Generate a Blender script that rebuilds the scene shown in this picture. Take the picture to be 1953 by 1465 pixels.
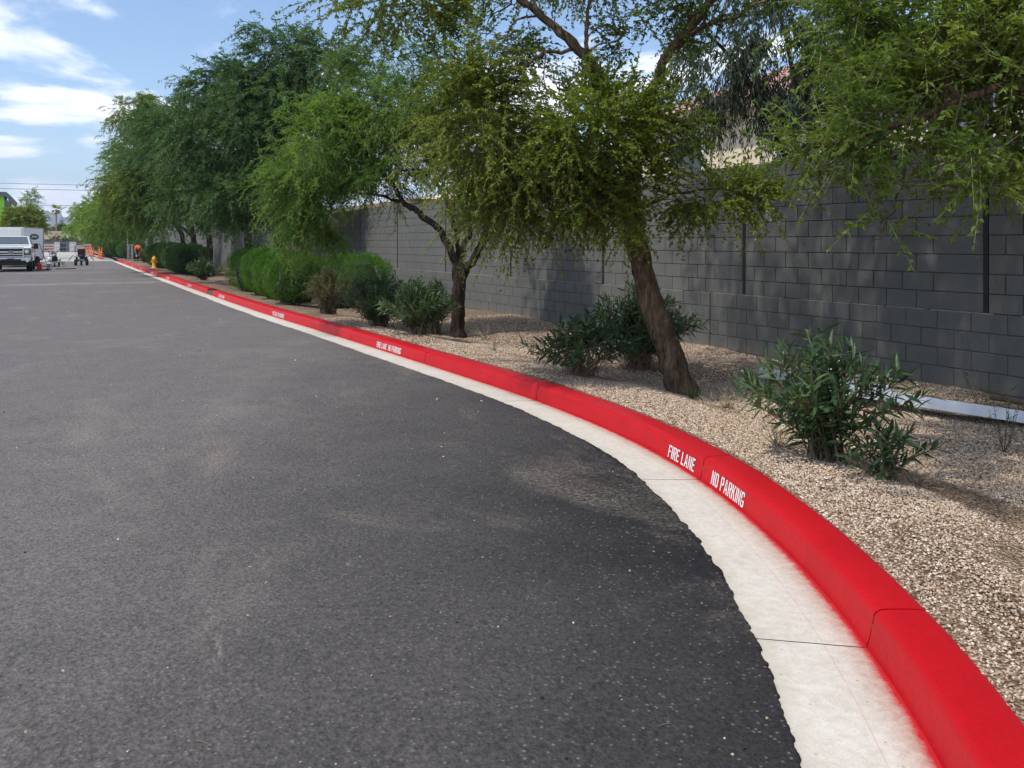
import bpy, bmesh, math, random
import numpy as np
from mathutils import Vector, Matrix, Euler
R = math.radians
random.seed(7)
RNG = np.random.default_rng(11)
for o in list(bpy.data.objects): bpy.data.objects.remove(o)
scn = bpy.context.scene
COL = scn.collection
# ------------------------------------------------------------------ camera
YAW = R(26.54)                      # the camera looks this far to the right of the road
cam = bpy.data.cameras.new('camera'); co = bpy.data.objects.new('camera', cam); COL.objects.link(co)
cam.sensor_width = 36.0; cam.lens = 31.15; cam.shift_y = -0.1375; cam.clip_start = .05; cam.clip_end = 20000
co.location = (0, 0, 1.6); co.rotation_euler = (R(90), 0, -YAW)
scn.camera = co
# ------------------------------------------------------------------ sky
SUN = Vector((-.52, -.08, .85)).normalized()      # towards the sun
w = bpy.data.worlds.new('World'); scn.world = w; w.use_nodes = True
nt = w.node_tree; N = nt.nodes; L = nt.links; N.clear()
out = N.new('ShaderNodeOutputWorld'); bg = N.new('ShaderNodeBackground'); sky = N.new('ShaderNodeTexSky')
sky.sky_type = 'NISHITA'; sky.sun_disc = False
sky.sun_elevation = math.asin(SUN.z); sky.sun_rotation = math.atan2(SUN.x, SUN.y)
sky.air_density = 1.0; sky.dust_density = .15; sky.ozone_density = 3.0
tc = N.new('ShaderNodeTexCoord'); sep = N.new('ShaderNodeSeparateXYZ'); L.new(tc.outputs['Generated'], sep.inputs[0])
def wmath(op, a, b=None):
    m = N.new('ShaderNodeMath'); m.operation = op
    for i, x in enumerate((a, b)):
        if x is None: continue
        if isinstance(x, (int, float)): m.inputs[i].default_value = x
        else: L.new(x, m.inputs[i])
    return m.outputs[0]
zz = wmath('ADD', wmath('MAXIMUM', sep.outputs[2], 0.0), .16)
px_, py_ = wmath('DIVIDE', sep.outputs[0], zz), wmath('DIVIDE', sep.outputs[1], zz)
cmb = N.new('ShaderNodeCombineXYZ'); L.new(px_, cmb.inputs[0]); L.new(py_, cmb.inputs[1])
mp = N.new('ShaderNodeMapping'); mp.inputs['Location'].default_value = (3.1, 1.75, 0); mp.inputs['Scale'].default_value = (1.0, .8, 1)
L.new(cmb.outputs[0], mp.inputs[0])
n1 = N.new('ShaderNodeTexNoise'); n1.inputs['Scale'].default_value = 1.25; n1.inputs['Detail'].default_value = 9; n1.inputs['Roughness'].default_value = .56
n1.inputs['Distortion'].default_value = .35
L.new(mp.outputs[0], n1.inputs['Vector'])
cr = N.new('ShaderNodeValToRGB'); cr.color_ramp.elements[0].position = .48; cr.color_ramp.elements[1].position = .575
cr.color_ramp.interpolation = 'EASE'
L.new(n1.outputs[0], cr.inputs[0])
n2 = N.new('ShaderNodeTexNoise'); n2.inputs['Scale'].default_value = 3.5; n2.inputs['Detail'].default_value = 5; L.new(mp.outputs[0], n2.inputs['Vector'])
cr2 = N.new('ShaderNodeValToRGB'); cr2.color_ramp.elements[0].position = .3; cr2.color_ramp.elements[1].position = .7
cr2.color_ramp.elements[0].color = (6.6, 7.0, 7.8, 1); cr2.color_ramp.elements[1].color = (9.2, 9.3, 9.5, 1)
L.new(n2.outputs[0], cr2.inputs[0])
mx = N.new('ShaderNodeMix'); mx.data_type = 'RGBA'
L.new(cr.outputs[0], mx.inputs[0]); L.new(sky.outputs[0], mx.inputs[6]); L.new(cr2.outputs[0], mx.inputs[7])
L.new(mx.outputs[2], bg.inputs[0]); bg.inputs[1].default_value = .135
L.new(bg.outputs[0], out.inputs[0])
# ------------------------------------------------------------------ sun
sl = bpy.data.lights.new('sun', 'SUN'); so = bpy.data.objects.new('sun', sl); COL.objects.link(so)
sl.energy = 2.8; sl.angle = R(1.2); sl.color = (1, .95, .87)
so.rotation_euler = SUN.to_track_quat('Z', 'Y').to_euler(); so.location = (0, 0, 30)
vs = scn.view_settings; vs.view_transform = 'Standard'; vs.look = 'None'; vs.exposure = 0.42; vs.gamma = 1.0; vs.use_curve_mapping = False
scn.render.engine = 'CYCLES'
c_ = scn.cycles; c_.max_bounces = 4; c_.diffuse_bounces = 3; c_.glossy_bounces = 1; c_.transmission_bounces = 2; c_.volume_bounces = 0; c_.use_adaptive_sampling = True; c_.adaptive_threshold = .02; c_.transparent_max_bounces = 4; c_.caustics_reflective = c_.caustics_refractive = False
# ------------------------------------------------------------------ materials
def newmat(name):
    m = bpy.data.materials.new(name); m.use_nodes = True
    return m, m.node_tree, m.node_tree.nodes, m.node_tree.links, m.node_tree.nodes['Principled BSDF']
def ramp(nt, stops, fac, interp='LINEAR'):
    r = nt.nodes.new('ShaderNodeValToRGB'); e = r.color_ramp.elements; r.color_ramp.interpolation = interp
    while len(e) < len(stops): e.new(.5)
    for i, (p, c) in enumerate(stops):
        e[i].position = p; e[i].color = (*c, 1) if len(c) == 3 else c
    nt.links.new(fac, r.inputs[0]); return r.outputs[0]
def noise(nt, scale, detail=4, rough=.55, vec=None, dist=0):
    n = nt.nodes.new('ShaderNodeTexNoise'); n.inputs['Scale'].default_value = scale; n.inputs['Detail'].default_value = detail
    n.inputs['Roughness'].default_value = rough; n.inputs['Distortion'].default_value = dist
    if vec is not None: nt.links.new(vec, n.inputs['Vector'])
    return n.outputs[0]
def voro(nt, scale, vec=None, feature='F1', outp='Color'):
    n = nt.nodes.new('ShaderNodeTexVoronoi'); n.inputs['Scale'].default_value = scale; n.feature = feature
    if vec is not None: nt.links.new(vec, n.inputs['Vector'])
    return n.outputs[outp]
def mixc(nt, fac, a, b, mode='MIX'):
    m = nt.nodes.new('ShaderNodeMix'); m.data_type = 'RGBA'; m.blend_type = mode
    for i, x in ((0, fac), (6, a), (7, b)):
        if isinstance(x, (int, float)): m.inputs[i].default_value = x
        elif isinstance(x, tuple): m.inputs[i].default_value = (*x, 1)
        else: nt.links.new(x, m.inputs[i])
    return m.outputs[2]
def mth(nt, op, a, b=None, c=None):
    m = nt.nodes.new('ShaderNodeMath'); m.operation = op
    for i, x in enumerate((a, b, c)):
        if x is None: continue
        if isinstance(x, (int, float)): m.inputs[i].default_value = x
        else: nt.links.new(x, m.inputs[i])
    return m.outputs[0]
def bump(nt, h, strength=.3, dist=.01, bsdf=None, prev=None):
    b = nt.nodes.new('ShaderNodeBump'); b.inputs['Strength'].default_value = strength; b.inputs['Distance'].default_value = dist
    nt.links.new(h, b.inputs['Height'])
    if prev is not None: nt.links.new(prev, b.inputs['Normal'])
    if bsdf is not None: nt.links.new(b.outputs[0], bsdf.inputs['Normal'])
    return b.outputs[0]
def objco(nt):
    return nt.nodes.new('ShaderNodeTexCoord').outputs['Object']
def geopos(nt):
    return nt.nodes.new('ShaderNodeNewGeometry').outputs['Position']
def plain(name, col, rough=.6, metal=0, var=.25, scale=8, bmp=.0, spec=.4, coat=0):
    m, t, n, l, b = newmat(name)
    f = noise(t, scale, 5, .6, objco(t))
    lo = tuple(c * (1 - var) for c in col); hi = tuple(min(1, c * (1 + var)) for c in col)
    l.new(ramp(t, [(.3, lo), (.7, hi)], f), b.inputs['Base Color'])
    b.inputs['Roughness'].default_value = rough; b.inputs['Metallic'].default_value = metal
    b.inputs['Specular IOR Level'].default_value = spec; b.inputs['Coat Weight'].default_value = coat
    if bmp: bump(t, noise(t, scale * 6, 4, .6, objco(t)), bmp, .01, b)
    return m
def leafmat(name, stops, trans=.35, rough=.5):
    m, t, n, l, b = newmat(name)
    a = n.new('ShaderNodeAttribute'); a.attribute_name = 'tint'
    col = ramp(t, stops, a.outputs['Fac'])
    l.new(col, b.inputs['Base Color']); b.inputs['Roughness'].default_value = rough; b.inputs['Specular IOR Level'].default_value = .35
    tr = n.new('ShaderNodeBsdfTranslucent')
    l.new(mixc(t, 1.0, col, (1.25, 1.25, .55), 'MULTIPLY'), tr.inputs[0])
    mx = n.new('ShaderNodeMixShader'); mx.inputs[0].default_value = trans
    l.new(b.outputs[0], mx.inputs[1]); l.new(tr.outputs[0], mx.inputs[2]); l.new(mx.outputs[0], n['Material Output'].inputs[0])
    return m
M = {}
# asphalt: fresh sealed surface with aggregate, dusty towards the left, pale dust streaks
def mk_asphalt():
    m, t, n, l, b = newmat('asphalt')
    p = geopos(t)
    sp = n.new('ShaderNodeSeparateXYZ'); l.new(p, sp.inputs[0])
    X, Y = sp.outputs[0], sp.outputs[1]
    big = noise(t, .35, 4, .6, p); mid = noise(t, 2.2, 5, .65, p); fine = noise(t, 42, 5, .8, p)
    cells = voro(t, 62, p); cellv = n.new('ShaderNodeSeparateColor'); l.new(cells, cellv.inputs[0])
    # wear: the lane away from the kerb is driven and dusty
    dist = mth(t, 'SUBTRACT', mth(t, 'MULTIPLY', Y, .42), X)             # grows away from the kerb
    wear = n.new('ShaderNodeMapRange'); wear.inputs[1].default_value = -1.5; wear.inputs[2].default_value = 2.4
    l.new(mth(t, 'ADD', dist, mth(t, 'MULTIPLY', mth(t, 'SUBTRACT', big, .5), 3.2)), wear.inputs[0])
    base = ramp(t, [(0, (.018, .018, .020)), (1, (.142, .130, .126))], wear.outputs[0])
    base = mixc(t, 1.0, base, ramp(t, [(.3, (.9, .9, .91)), (.7, (1.1, 1.09, 1.08))], mid), 'MULTIPLY')
    base = mixc(t, 1.0, base, ramp(t, [(.28, (.30, .30, .30)), (.72, (1.75, 1.73, 1.7))], fine), 'MULTIPLY')
    # pale aggregate grains
    grain = ramp(t, [(.86, (0, 0, 0)), (.95, (1, 1, 1))], cellv.outputs[0])
    near = ramp(t, [(.25, (1, 1, 1)), (.45, (0, 0, 0))], voro(t, 62, p, 'F1', 'Distance'))
    base = mixc(t, mth(t, 'MULTIPLY', mth(t, 'MULTIPLY', grain, near), .6), base, (.27, .25, .235))
    # sandy dust streaks
    mp = n.new('ShaderNodeMapping'); mp.inputs['Scale'].default_value = (.55, .28, 1); mp.inputs['Rotation'].default_value = (0, 0, .5); l.new(p, mp.inputs[0])
    st = noise(t, 1.6, 6, .7, mp.outputs[0], .8)
    dust = ramp(t, [(.53, (0, 0, 0)), (.66, (1, 1, 1))], st)
    fd = ramp(t, [(.42, (0, 0, 0)), (.62, (1, 1, 1))], noise(t, 35, 5, .8, p))
    base = mixc(t, mth(t, 'MULTIPLY', mth(t, 'MULTIPLY', dust, fd), .5), base, (.34, .285, .225))
    st2 = noise(t, 3.1, 7, .75, mp.outputs[0], 1.2)
    chalk = mth(t, 'MULTIPLY', ramp(t, [(.66, (0, 0, 0)), (.74, (1, 1, 1))], st2), ramp(t, [(.40, (0, 0, 0)), (.55, (1, 1, 1))], noise(t, 20, 5, .8, p)))
    base = mixc(t, mth(t, 'MULTIPLY', chalk, .6), base, (.42, .39, .34))
    # cross seams and pale worn bands far down the road
    for y0, wd, amt in ((24.6, .25, .35), (38.6, 1.3, .85), (42.5, .5, .4), (53, 1.6, .5), (62, 2.5, .4)):
        d = mth(t, 'ABSOLUTE', mth(t, 'SUBTRACT', mth(t, 'ADD', Y, mth(t, 'MULTIPLY', mid, .5)), y0))
        bandf = ramp(t, [(0, (1, 1, 1)), (wd / 10, (0, 0, 0))], mth(t, 'DIVIDE', d, 10))
        brk = ramp(t, [(.38, (0, 0, 0)), (.58, (1, 1, 1))], noise(t, .6, 3, .6, p))
        base = mixc(t, mth(t, 'MULTIPLY', mth(t, 'MULTIPLY', bandf, brk), amt), base, (.27, .26, .25))
    l.new(base, b.inputs['Base Color']); b.inputs['Roughness'].default_value = .8; b.inputs['Specular IOR Level'].default_value = .2
    h = mth(t, 'ADD', mth(t, 'MULTIPLY', voro(t, 62, p, 'F1', 'Distance'), -.6), fine)
    bump(t, h, .8, .014, b)
    return m
M['asphalt'] = mk_asphalt()
def mk_gutter():
    m, t, n, l, b = newmat('gutter_concrete')
    p = geopos(t); uv = n.new('ShaderNodeUVMap').outputs[0]
    sp = n.new('ShaderNodeSeparateXYZ'); l.new(uv, sp.inputs[0]); D = sp.outputs[1]     # metres from the kerb face
    f1, f2, f3 = noise(t, 2.5, 5, .65, p), noise(t, 22, 5, .7, p), noise(t, 160, 3, .7, p)
    base = ramp(t, [(.3, (.49, .43, .35)), (.55, (.58, .525, .45)), (.75, (.63, .58, .51))], f1)
    base = mixc(t, .5, base, ramp(t, [(.3, (.46, .42, .36)), (.7, (.72, .69, .64))], f2))
    base = mixc(t, 1.0, base, ramp(t, [(.3, (.86, .86, .86)), (.7, (1.1, 1.1, 1.1))], f3), 'MULTIPLY')
    pits = ramp(t, [(.0, (1, 1, 1)), (.11, (0, 0, 0))], voro(t, 17, p, 'F1', 'Distance'))
    base = mixc(t, mth(t, 'MULTIPLY', pits, .8), base, (.10, .09, .08))
    # brown water stain a hand's width from the kerb, broken
    e = mth(t, 'SUBTRACT', D, mth(t, 'MULTIPLY', mth(t, 'SUBTRACT', noise(t, 9, 6, .8, p), .5), .14))
    stain = ramp(t, [(.015, (1, 1, 1)), (.15, (0, 0, 0))], e)
    brk = ramp(t, [(.38, (.25, .25, .25)), (.60, (1, 1, 1))], noise(t, 26, 6, .8, p))
    base = mixc(t, mth(t, 'MULTIPLY', mth(t, 'MULTIPLY', stain, brk), .85), base, (.34, .225, .16))
    # asphalt-side yellowish soiling
    s2 = ramp(t, [(.34, (0, 0, 0)), (.43, (1, 1, 1))], e)
    base = mixc(t, mth(t, 'MULTIPLY', s2, .35), base, (.38, .33, .24))
    # chalk line snapped in red, and red overspray next to the kerb
    ln = ramp(t, [(0, (1, 1, 1)), (.004, (0, 0, 0))], mth(t, 'ABSOLUTE', mth(t, 'SUBTRACT', D, .17)))
    base = mixc(t, mth(t, 'MULTIPLY', ln, .32), base, (.45, .12, .10))
    e2 = mth(t, 'SUBTRACT', D, mth(t, 'MULTIPLY', mth(t, 'SUBTRACT', noise(t, 14, 6, .8, p), .5), .07))
    spray = ramp(t, [(.012, (1, 1, 1)), (.045, (.16, .16, .16)), (.11, (0, 0, 0))], e2)
    base = mixc(t, spray, base, (.45, .012, .02))
    l.new(base, b.inputs['Base Color']); b.inputs['Roughness'].default_value = .85; b.inputs['Specular IOR Level'].default_value = .25
    bump(t, f3, .2, .003, b, bump(t, f2, .15, .01))
    return m
M['gutter'] = mk_gutter()
def mk_red():
    m, t, n, l, b = newmat('red_kerb_paint')
    p = geopos(t); f = noise(t, 3, 5, .65, p); g = noise(t, 45, 5, .7, p)
    base = ramp(t, [(.3, (.41, .003, .008)), (.7, (.49, .005, .011))], f)
    base = mixc(t, 1.0, base, ramp(t, [(.3, (.84, .84, .84)), (.7, (1.1, 1.1, 1.1))], g), 'MULTIPLY')
    scuff = ramp(t, [(.66, (0, 0, 0)), (.74, (1, 1, 1))], noise(t, 7, 8, .8, p))
    base = mixc(t, mth(t, 'MULTIPLY', scuff, .18), base, (.35, .16, .12))
    l.new(base, b.inputs['Base Color']); b.inputs['Roughness'].default_value = .5; b.inputs['Specular IOR Level'].default_value = .2
    bump(t, noise(t, 190, 3, .6, p), .25, .003, b, bump(t, noise(t, 16, 4, .6, p), .2, .01))
    return m
M['red'] = mk_red()
def mk_gravel(name, tint=1.0):
    m, t, n, l, b = newmat(name)
    p = geopos(t)
    cells = voro(t, 62, p); sc = n.new('ShaderNodeSeparateColor'); l.new(cells, sc.inputs[0])
    base = ramp(t, [(0, (.15, .09, .055)), (.3, (.28, .185, .12)), (.6, (.41, .295, .205)), (1, (.58, .47, .36))], sc.outputs[0])
    d = voro(t, 62, p, 'F1', 'Distance')
    base = mixc(t, 1.0, base, ramp(t, [(.35, (1, 1, 1)), (.75, (.34, .32, .3))], d), 'MULTIPLY')
    base = mixc(t, 1.0, base, ramp(t, [(.3, (.78, .74, .7)), (.7, (1.1, 1.08, 1.06))], noise(t, 1.1, 5, .6, p)), 'MULTIPLY')
    l.new(base, b.inputs['Base Color']); b.inputs['Roughness'].default_value = .9; b.inputs['Specular IOR Level'].default_value = .2
    bump(t, mth(t, 'MULTIPLY', d, -1), 1.0, .02, b)
    return m
M['gravel'] = mk_gravel('gravel_bed')
def mk_pebble():
    m, t, n, l, b = newmat('gravel_stone')
    a = n.new('ShaderNodeAttribute'); a.attribute_name = 'tint'
    base = ramp(t, [(0, (.17, .10, .06)), (.25, (.36, .245, .16)), (.6, (.52, .39, .28)), (.85, (.63, .51, .40)), (1, (.75, .67, .57))], a.outputs['Fac'])
    base = mixc(t, 1.0, base, ramp(t, [(.3, (.8, .8, .8)), (.7, (1.1, 1.1, 1.1))], noise(t, 90, 4, .6, geopos(t))), 'MULTIPLY')
    l.new(base, b.inputs['Base Color']); b.inputs['Roughness'].default_value = .85; b.inputs['Specular IOR Level'].default_value = .25
    return m
M['pebble'] = mk_pebble()
def mk_block(name, c0, c1):
    m, t, n, l, b = newmat(name)
    p = geopos(t); oi = n.new('ShaderNodeObjectInfo').outputs['Random']
    f = noise(t, 1.2, 5, .6, p); g = noise(t, 28, 6, .75, p)
    base = ramp(t, [(.3, c0), (.7, c1)], f)
    base = mixc(t, 1.0, base, ramp(t, [(.25, (.88, .88, .88)), (.75, (1.1, 1.1, 1.1))], g), 'MULTIPLY')
    base = mixc(t, 1.0, base, ramp(t, [(0, (.96, .965, .97)), (1, (1.035, 1.03, 1.02))], oi), 'MULTIPLY')
    # run-off streaks and splash dirt low on the wall
    mp = n.new('ShaderNodeMapping'); mp.inputs['Scale'].default_value = (1, 3.5, .25); l.new(p, mp.inputs[0])
    stk = ramp(t, [(.56, (0, 0, 0)), (.76, (1, 1, 1))], noise(t, 1.6, 6, .7, mp.outputs[0]))
    base = mixc(t, mth(t, 'MULTIPLY', stk, .22), base, (.21, .205, .19))
    sp = n.new('ShaderNodeSeparateXYZ'); l.new(p, sp.inputs[0])
    low = ramp(t, [(.02, (1, 1, 1)), (.22, (0, 0, 0))], mth(t, 'ADD', sp.outputs[2], mth(t, 'MULTIPLY', mth(t, 'SUBTRACT', g, .5), .2)))
    base = mixc(t, mth(t, 'MULTIPLY', low, .45), base, (.20, .165, .13))
    l.new(base, b.inputs['Base Color']); b.inputs['Roughness'].default_value = .82; b.inputs['Specular IOR Level'].default_value = .3
    bump(t, noise(t, 130, 3, .7, p), .35, .004, b, bump(t, g, .2, .008))
    return m
M['block'] = mk_block('painted_block', (.116, .115, .109), (.136, .134, .126))
M['mortar'] = plain('painted_mortar', (.072, .074, .073), .9, var=.2, scale=12, bmp=.3)
M['slot'] = plain('dark_post', (.012, .012, .013), .6, var=.2)
def mk_bark(name, c0, c1, sc=1.0):
    m, t, n, l, b = newmat(name)
    p = objco(t); mp = n.new('ShaderNodeMapping'); mp.inputs['Scale'].default_value = (1, 1, .16); l.new(p, mp.inputs[0])
    f = noise(t, 26 * sc, 6, .7, mp.outputs[0], .6); g = noise(t, 4, 4, .6, p)
    base = ramp(t, [(.32, tuple(x * .35 for x in c0)), (.5, c0), (.7, c1)], f)
    base = mixc(t, 1.0, base, ramp(t, [(.3, (.7, .66, .62)), (.7, (1.2, 1.17, 1.12))], g), 'MULTIPLY')
    l.new(base, b.inputs['Base Color']); b.inputs['Roughness'].default_value = .92; b.inputs['Specular IOR Level'].default_value = .15
    bump(t, f, 1.0, .03, b)
    return m
M['bark_brown'] = mk_bark('bark_brown', (.125, .085, .058), (.27, .20, .145))
M['bark_dark'] = mk_bark('bark_dark', (.045, .033, .026), (.12, .09, .07))
M['twig'] = plain('twig_bark', (.13, .10, .06), .85, var=.35, scale=20)
M['twig_pale'] = plain('twig_pale', (.26, .23, .14), .8, var=.3, scale=20)
M['deadtwig'] = plain('dead_twig', (.22, .16, .115), .9, var=.35, scale=25)
M['leaf_lime'] = leafmat('leaf_lime', [(0, (.065, .11, .014)), (.5, (.15, .22, .026)), (1, (.27, .32, .04))], .48)
M['leaf_feather'] = leafmat('leaf_feather', [(0, (.05, .12, .024)), (.5, (.12, .235, .036)), (1, (.23, .34, .05))], .45)
M['leaf_dark'] = leafmat('leaf_dark', [(0, (.032, .088, .034)), (.5, (.072, .16, .05)), (1, (.15, .25, .06))], .4)
M['leaf_yellow'] = leafmat('leaf_yellow', [(0, (.085, .14, .02)), (.5, (.18, .245, .03)), (1, (.33, .36, .05))], .48)
M['leaf_near'] = leafmat('leaf_near', [(0, (.075, .14, .02)), (.5, (.15, .235, .032)), (1, (.25, .32, .05))], .5, .42)
M['leaf_weep'] = leafmat('leaf_weep', [(0, (.016, .034, .020)), (.5, (.030, .060, .034)), (1, (.06, .10, .05))], .22)
M['leaf_oleander'] = leafmat('leaf_oleander', [(0, (.028, .062, .028)), (.5, (.058, .112, .042)), (1, (.14, .18, .065))], .25, .38)
M['leaf_hedge'] = leafmat('leaf_hedge', [(0, (.035, .105, .012)), (.5, (.078, .190, .018)), (1, (.15, .28, .034))], .38)
M['leaf_olive'] = leafmat('leaf_olive', [(0, (.07, .075, .030)), (.5, (.13, .13, .055)), (1, (.22, .20, .10))], .3)
M['leaf_dry'] = leafmat('leaf_dry', [(0, (.20, .14, .07)), (.5, (.34, .26, .14)), (1, (.50, .42, .26))], .2)
M['petal'] = plain('petal', (.78, .72, .70), .6, var=.1)
M['white'] = plain('white_paint', (.78, .78, .77), .45, var=.06)
M['stencil'] = plain('stencil_paint', (.74, .72, .71), .6, var=.16, scale=60)
M['galv'] = plain('galvanised_steel', (.62, .66, .72), .38, metal=.55, var=.12, scale=5)
M['concrete'] = plain('pale_concrete', (.40, .38, .35), .85, var=.2, scale=1.5, bmp=.2)
M['rawconc'] = plain('raw_concrete', (.26, .21, .15), .9, var=.3, scale=12, bmp=.4)
M['ground'] = plain('dry_ground', (.30, .25, .19), .95, var=.25, scale=.3, bmp=.3)
M['cream'] = plain('cream_stucco', (.66, .56, .40), .9, var=.08, scale=2, bmp=.2)
M['tile'] = plain('pink_clay_tile', (.42, .24, .20), .8, var=.28, scale=2.5, bmp=.2)
M['glass'] = plain('window_glass', (.10, .115, .13), .06, var=.1, spec=1.0)  # base lightened to stand in for the sky reflected in the windshield
M['black'] = plain('black_plastic', (.014, .014, .015), .5, var=.3)
M['rubber'] = plain('tyre_rubber', (.018, .018, .018), .8, var=.3)
M['chrome'] = plain('chrome', (.55, .56, .58), .18, metal=.9, var=.1)
M['steel'] = plain('grey_steel', (.30, .31, .32), .45, metal=.5, var=.2)
M['truck'] = plain('truck_paint', (.66, .68, .70), .25, var=.04, coat=.6)
M['orange'] = plain('orange_plastic', (.85, .085, .025), .5, var=.15)
M['tape'] = plain('yellow_orange_tape', (.85, .38, .06), .5, var=.15)
M['redplastic'] = plain('red_plastic', (.62, .03, .02), .4, var=.1)
M['yellow'] = plain('hydrant_yellow', (.72, .34, .03), .45, var=.15)
M['lime'] = plain('lime_stucco', (.26, .62, .07), .85, var=.06)
M['greystucco'] = plain('pale_grey_stucco', (.52, .52, .52), .9, var=.06)
M['darkroof'] = plain('dark_grey_fascia', (.10, .12, .135), .7, var=.12)
M['rock'] = plain('mountain_rock', (.20, .165, .14), .95, var=.3, scale=.01)
M['shirt'] = plain('red_shirt', (.80, .075, .035), .8, var=.15)
M['denim'] = plain('dark_trousers', (.03, .03, .045), .9, var=.25)
M['skin'] = plain('skin', (.30, .16, .10), .6, var=.1)
M['glove'] = plain('white_glove', (.7, .7, .68), .8, var=.1)
M['pinkmesh'] = plain('pink_barrier', (.70, .42, .36), .7, var=.15)
M['trunkpalm'] = plain('palm_trunk', (.24, .19, .14), .95, var=.25, scale=6)
M['pipe'] = plain('brown_pipe', (.20, .12, .08), .8, var=.2)
M['joint'] = plain('joint_dirt', (.10, .075, .055), .95, var=.3, scale=20)
M['wire'] = plain('wire', (.08, .08, .09), .6, var=.1)
# ------------------------------------------------------------------ mesh helpers
def tag(o, label=None, cat=None, group=None, kind=None):
    if label: o['label'] = label
    if cat: o['category'] = cat
    if group: o['group'] = group
    if kind: o['kind'] = kind
    return o
def empty(name, loc=(0, 0, 0), rz=0, label=None, cat=None, group=None, kind=None):
    o = bpy.data.objects.new(name, None); COL.objects.link(o); o.location = loc; o.rotation_euler = (0, 0, rz); o.empty_display_size = .2
    return tag(o, label, cat, group, kind)
def link(name, me, mat=None, parent=None, smooth=False):
    o = bpy.data.objects.new(name, me); COL.objects.link(o)
    if mat is not None and not me.materials: me.materials.append(mat)
    if parent is not None: o.parent = parent
    if smooth: me.shade_smooth()
    return o
def np_mesh(name, V, F, tint=None, uv=None):
    """V (n,3) floats, F (m,k) ints with the same k for every face; tint per vertex"""
    V = np.asarray(V, np.float32); F = np.asarray(F, np.int32)
    me = bpy.data.meshes.new(name); k = F.shape[1]
    me.vertices.add(len(V)); me.vertices.foreach_set('co', V.ravel())
    me.loops.add(F.size); me.loops.foreach_set('vertex_index', F.ravel())
    me.polygons.add(len(F)); me.polygons.foreach_set('loop_start', np.arange(0, F.size, k, dtype=np.int32))
    me.polygons.foreach_set('loop_total', np.full(len(F), k, np.int32))
    if tint is not None:
        a = me.attributes.new('tint', 'FLOAT', 'POINT'); a.data.foreach_set('value', np.asarray(tint, np.float32))
    if uv is not None:
        u = me.uv_layers.new(name='UVMap'); u.data.foreach_set('uv', np.asarray(uv, np.float32)[F.ravel()].ravel())
    me.update(calc_edges=True); me.shade_flat()
    return me
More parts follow.
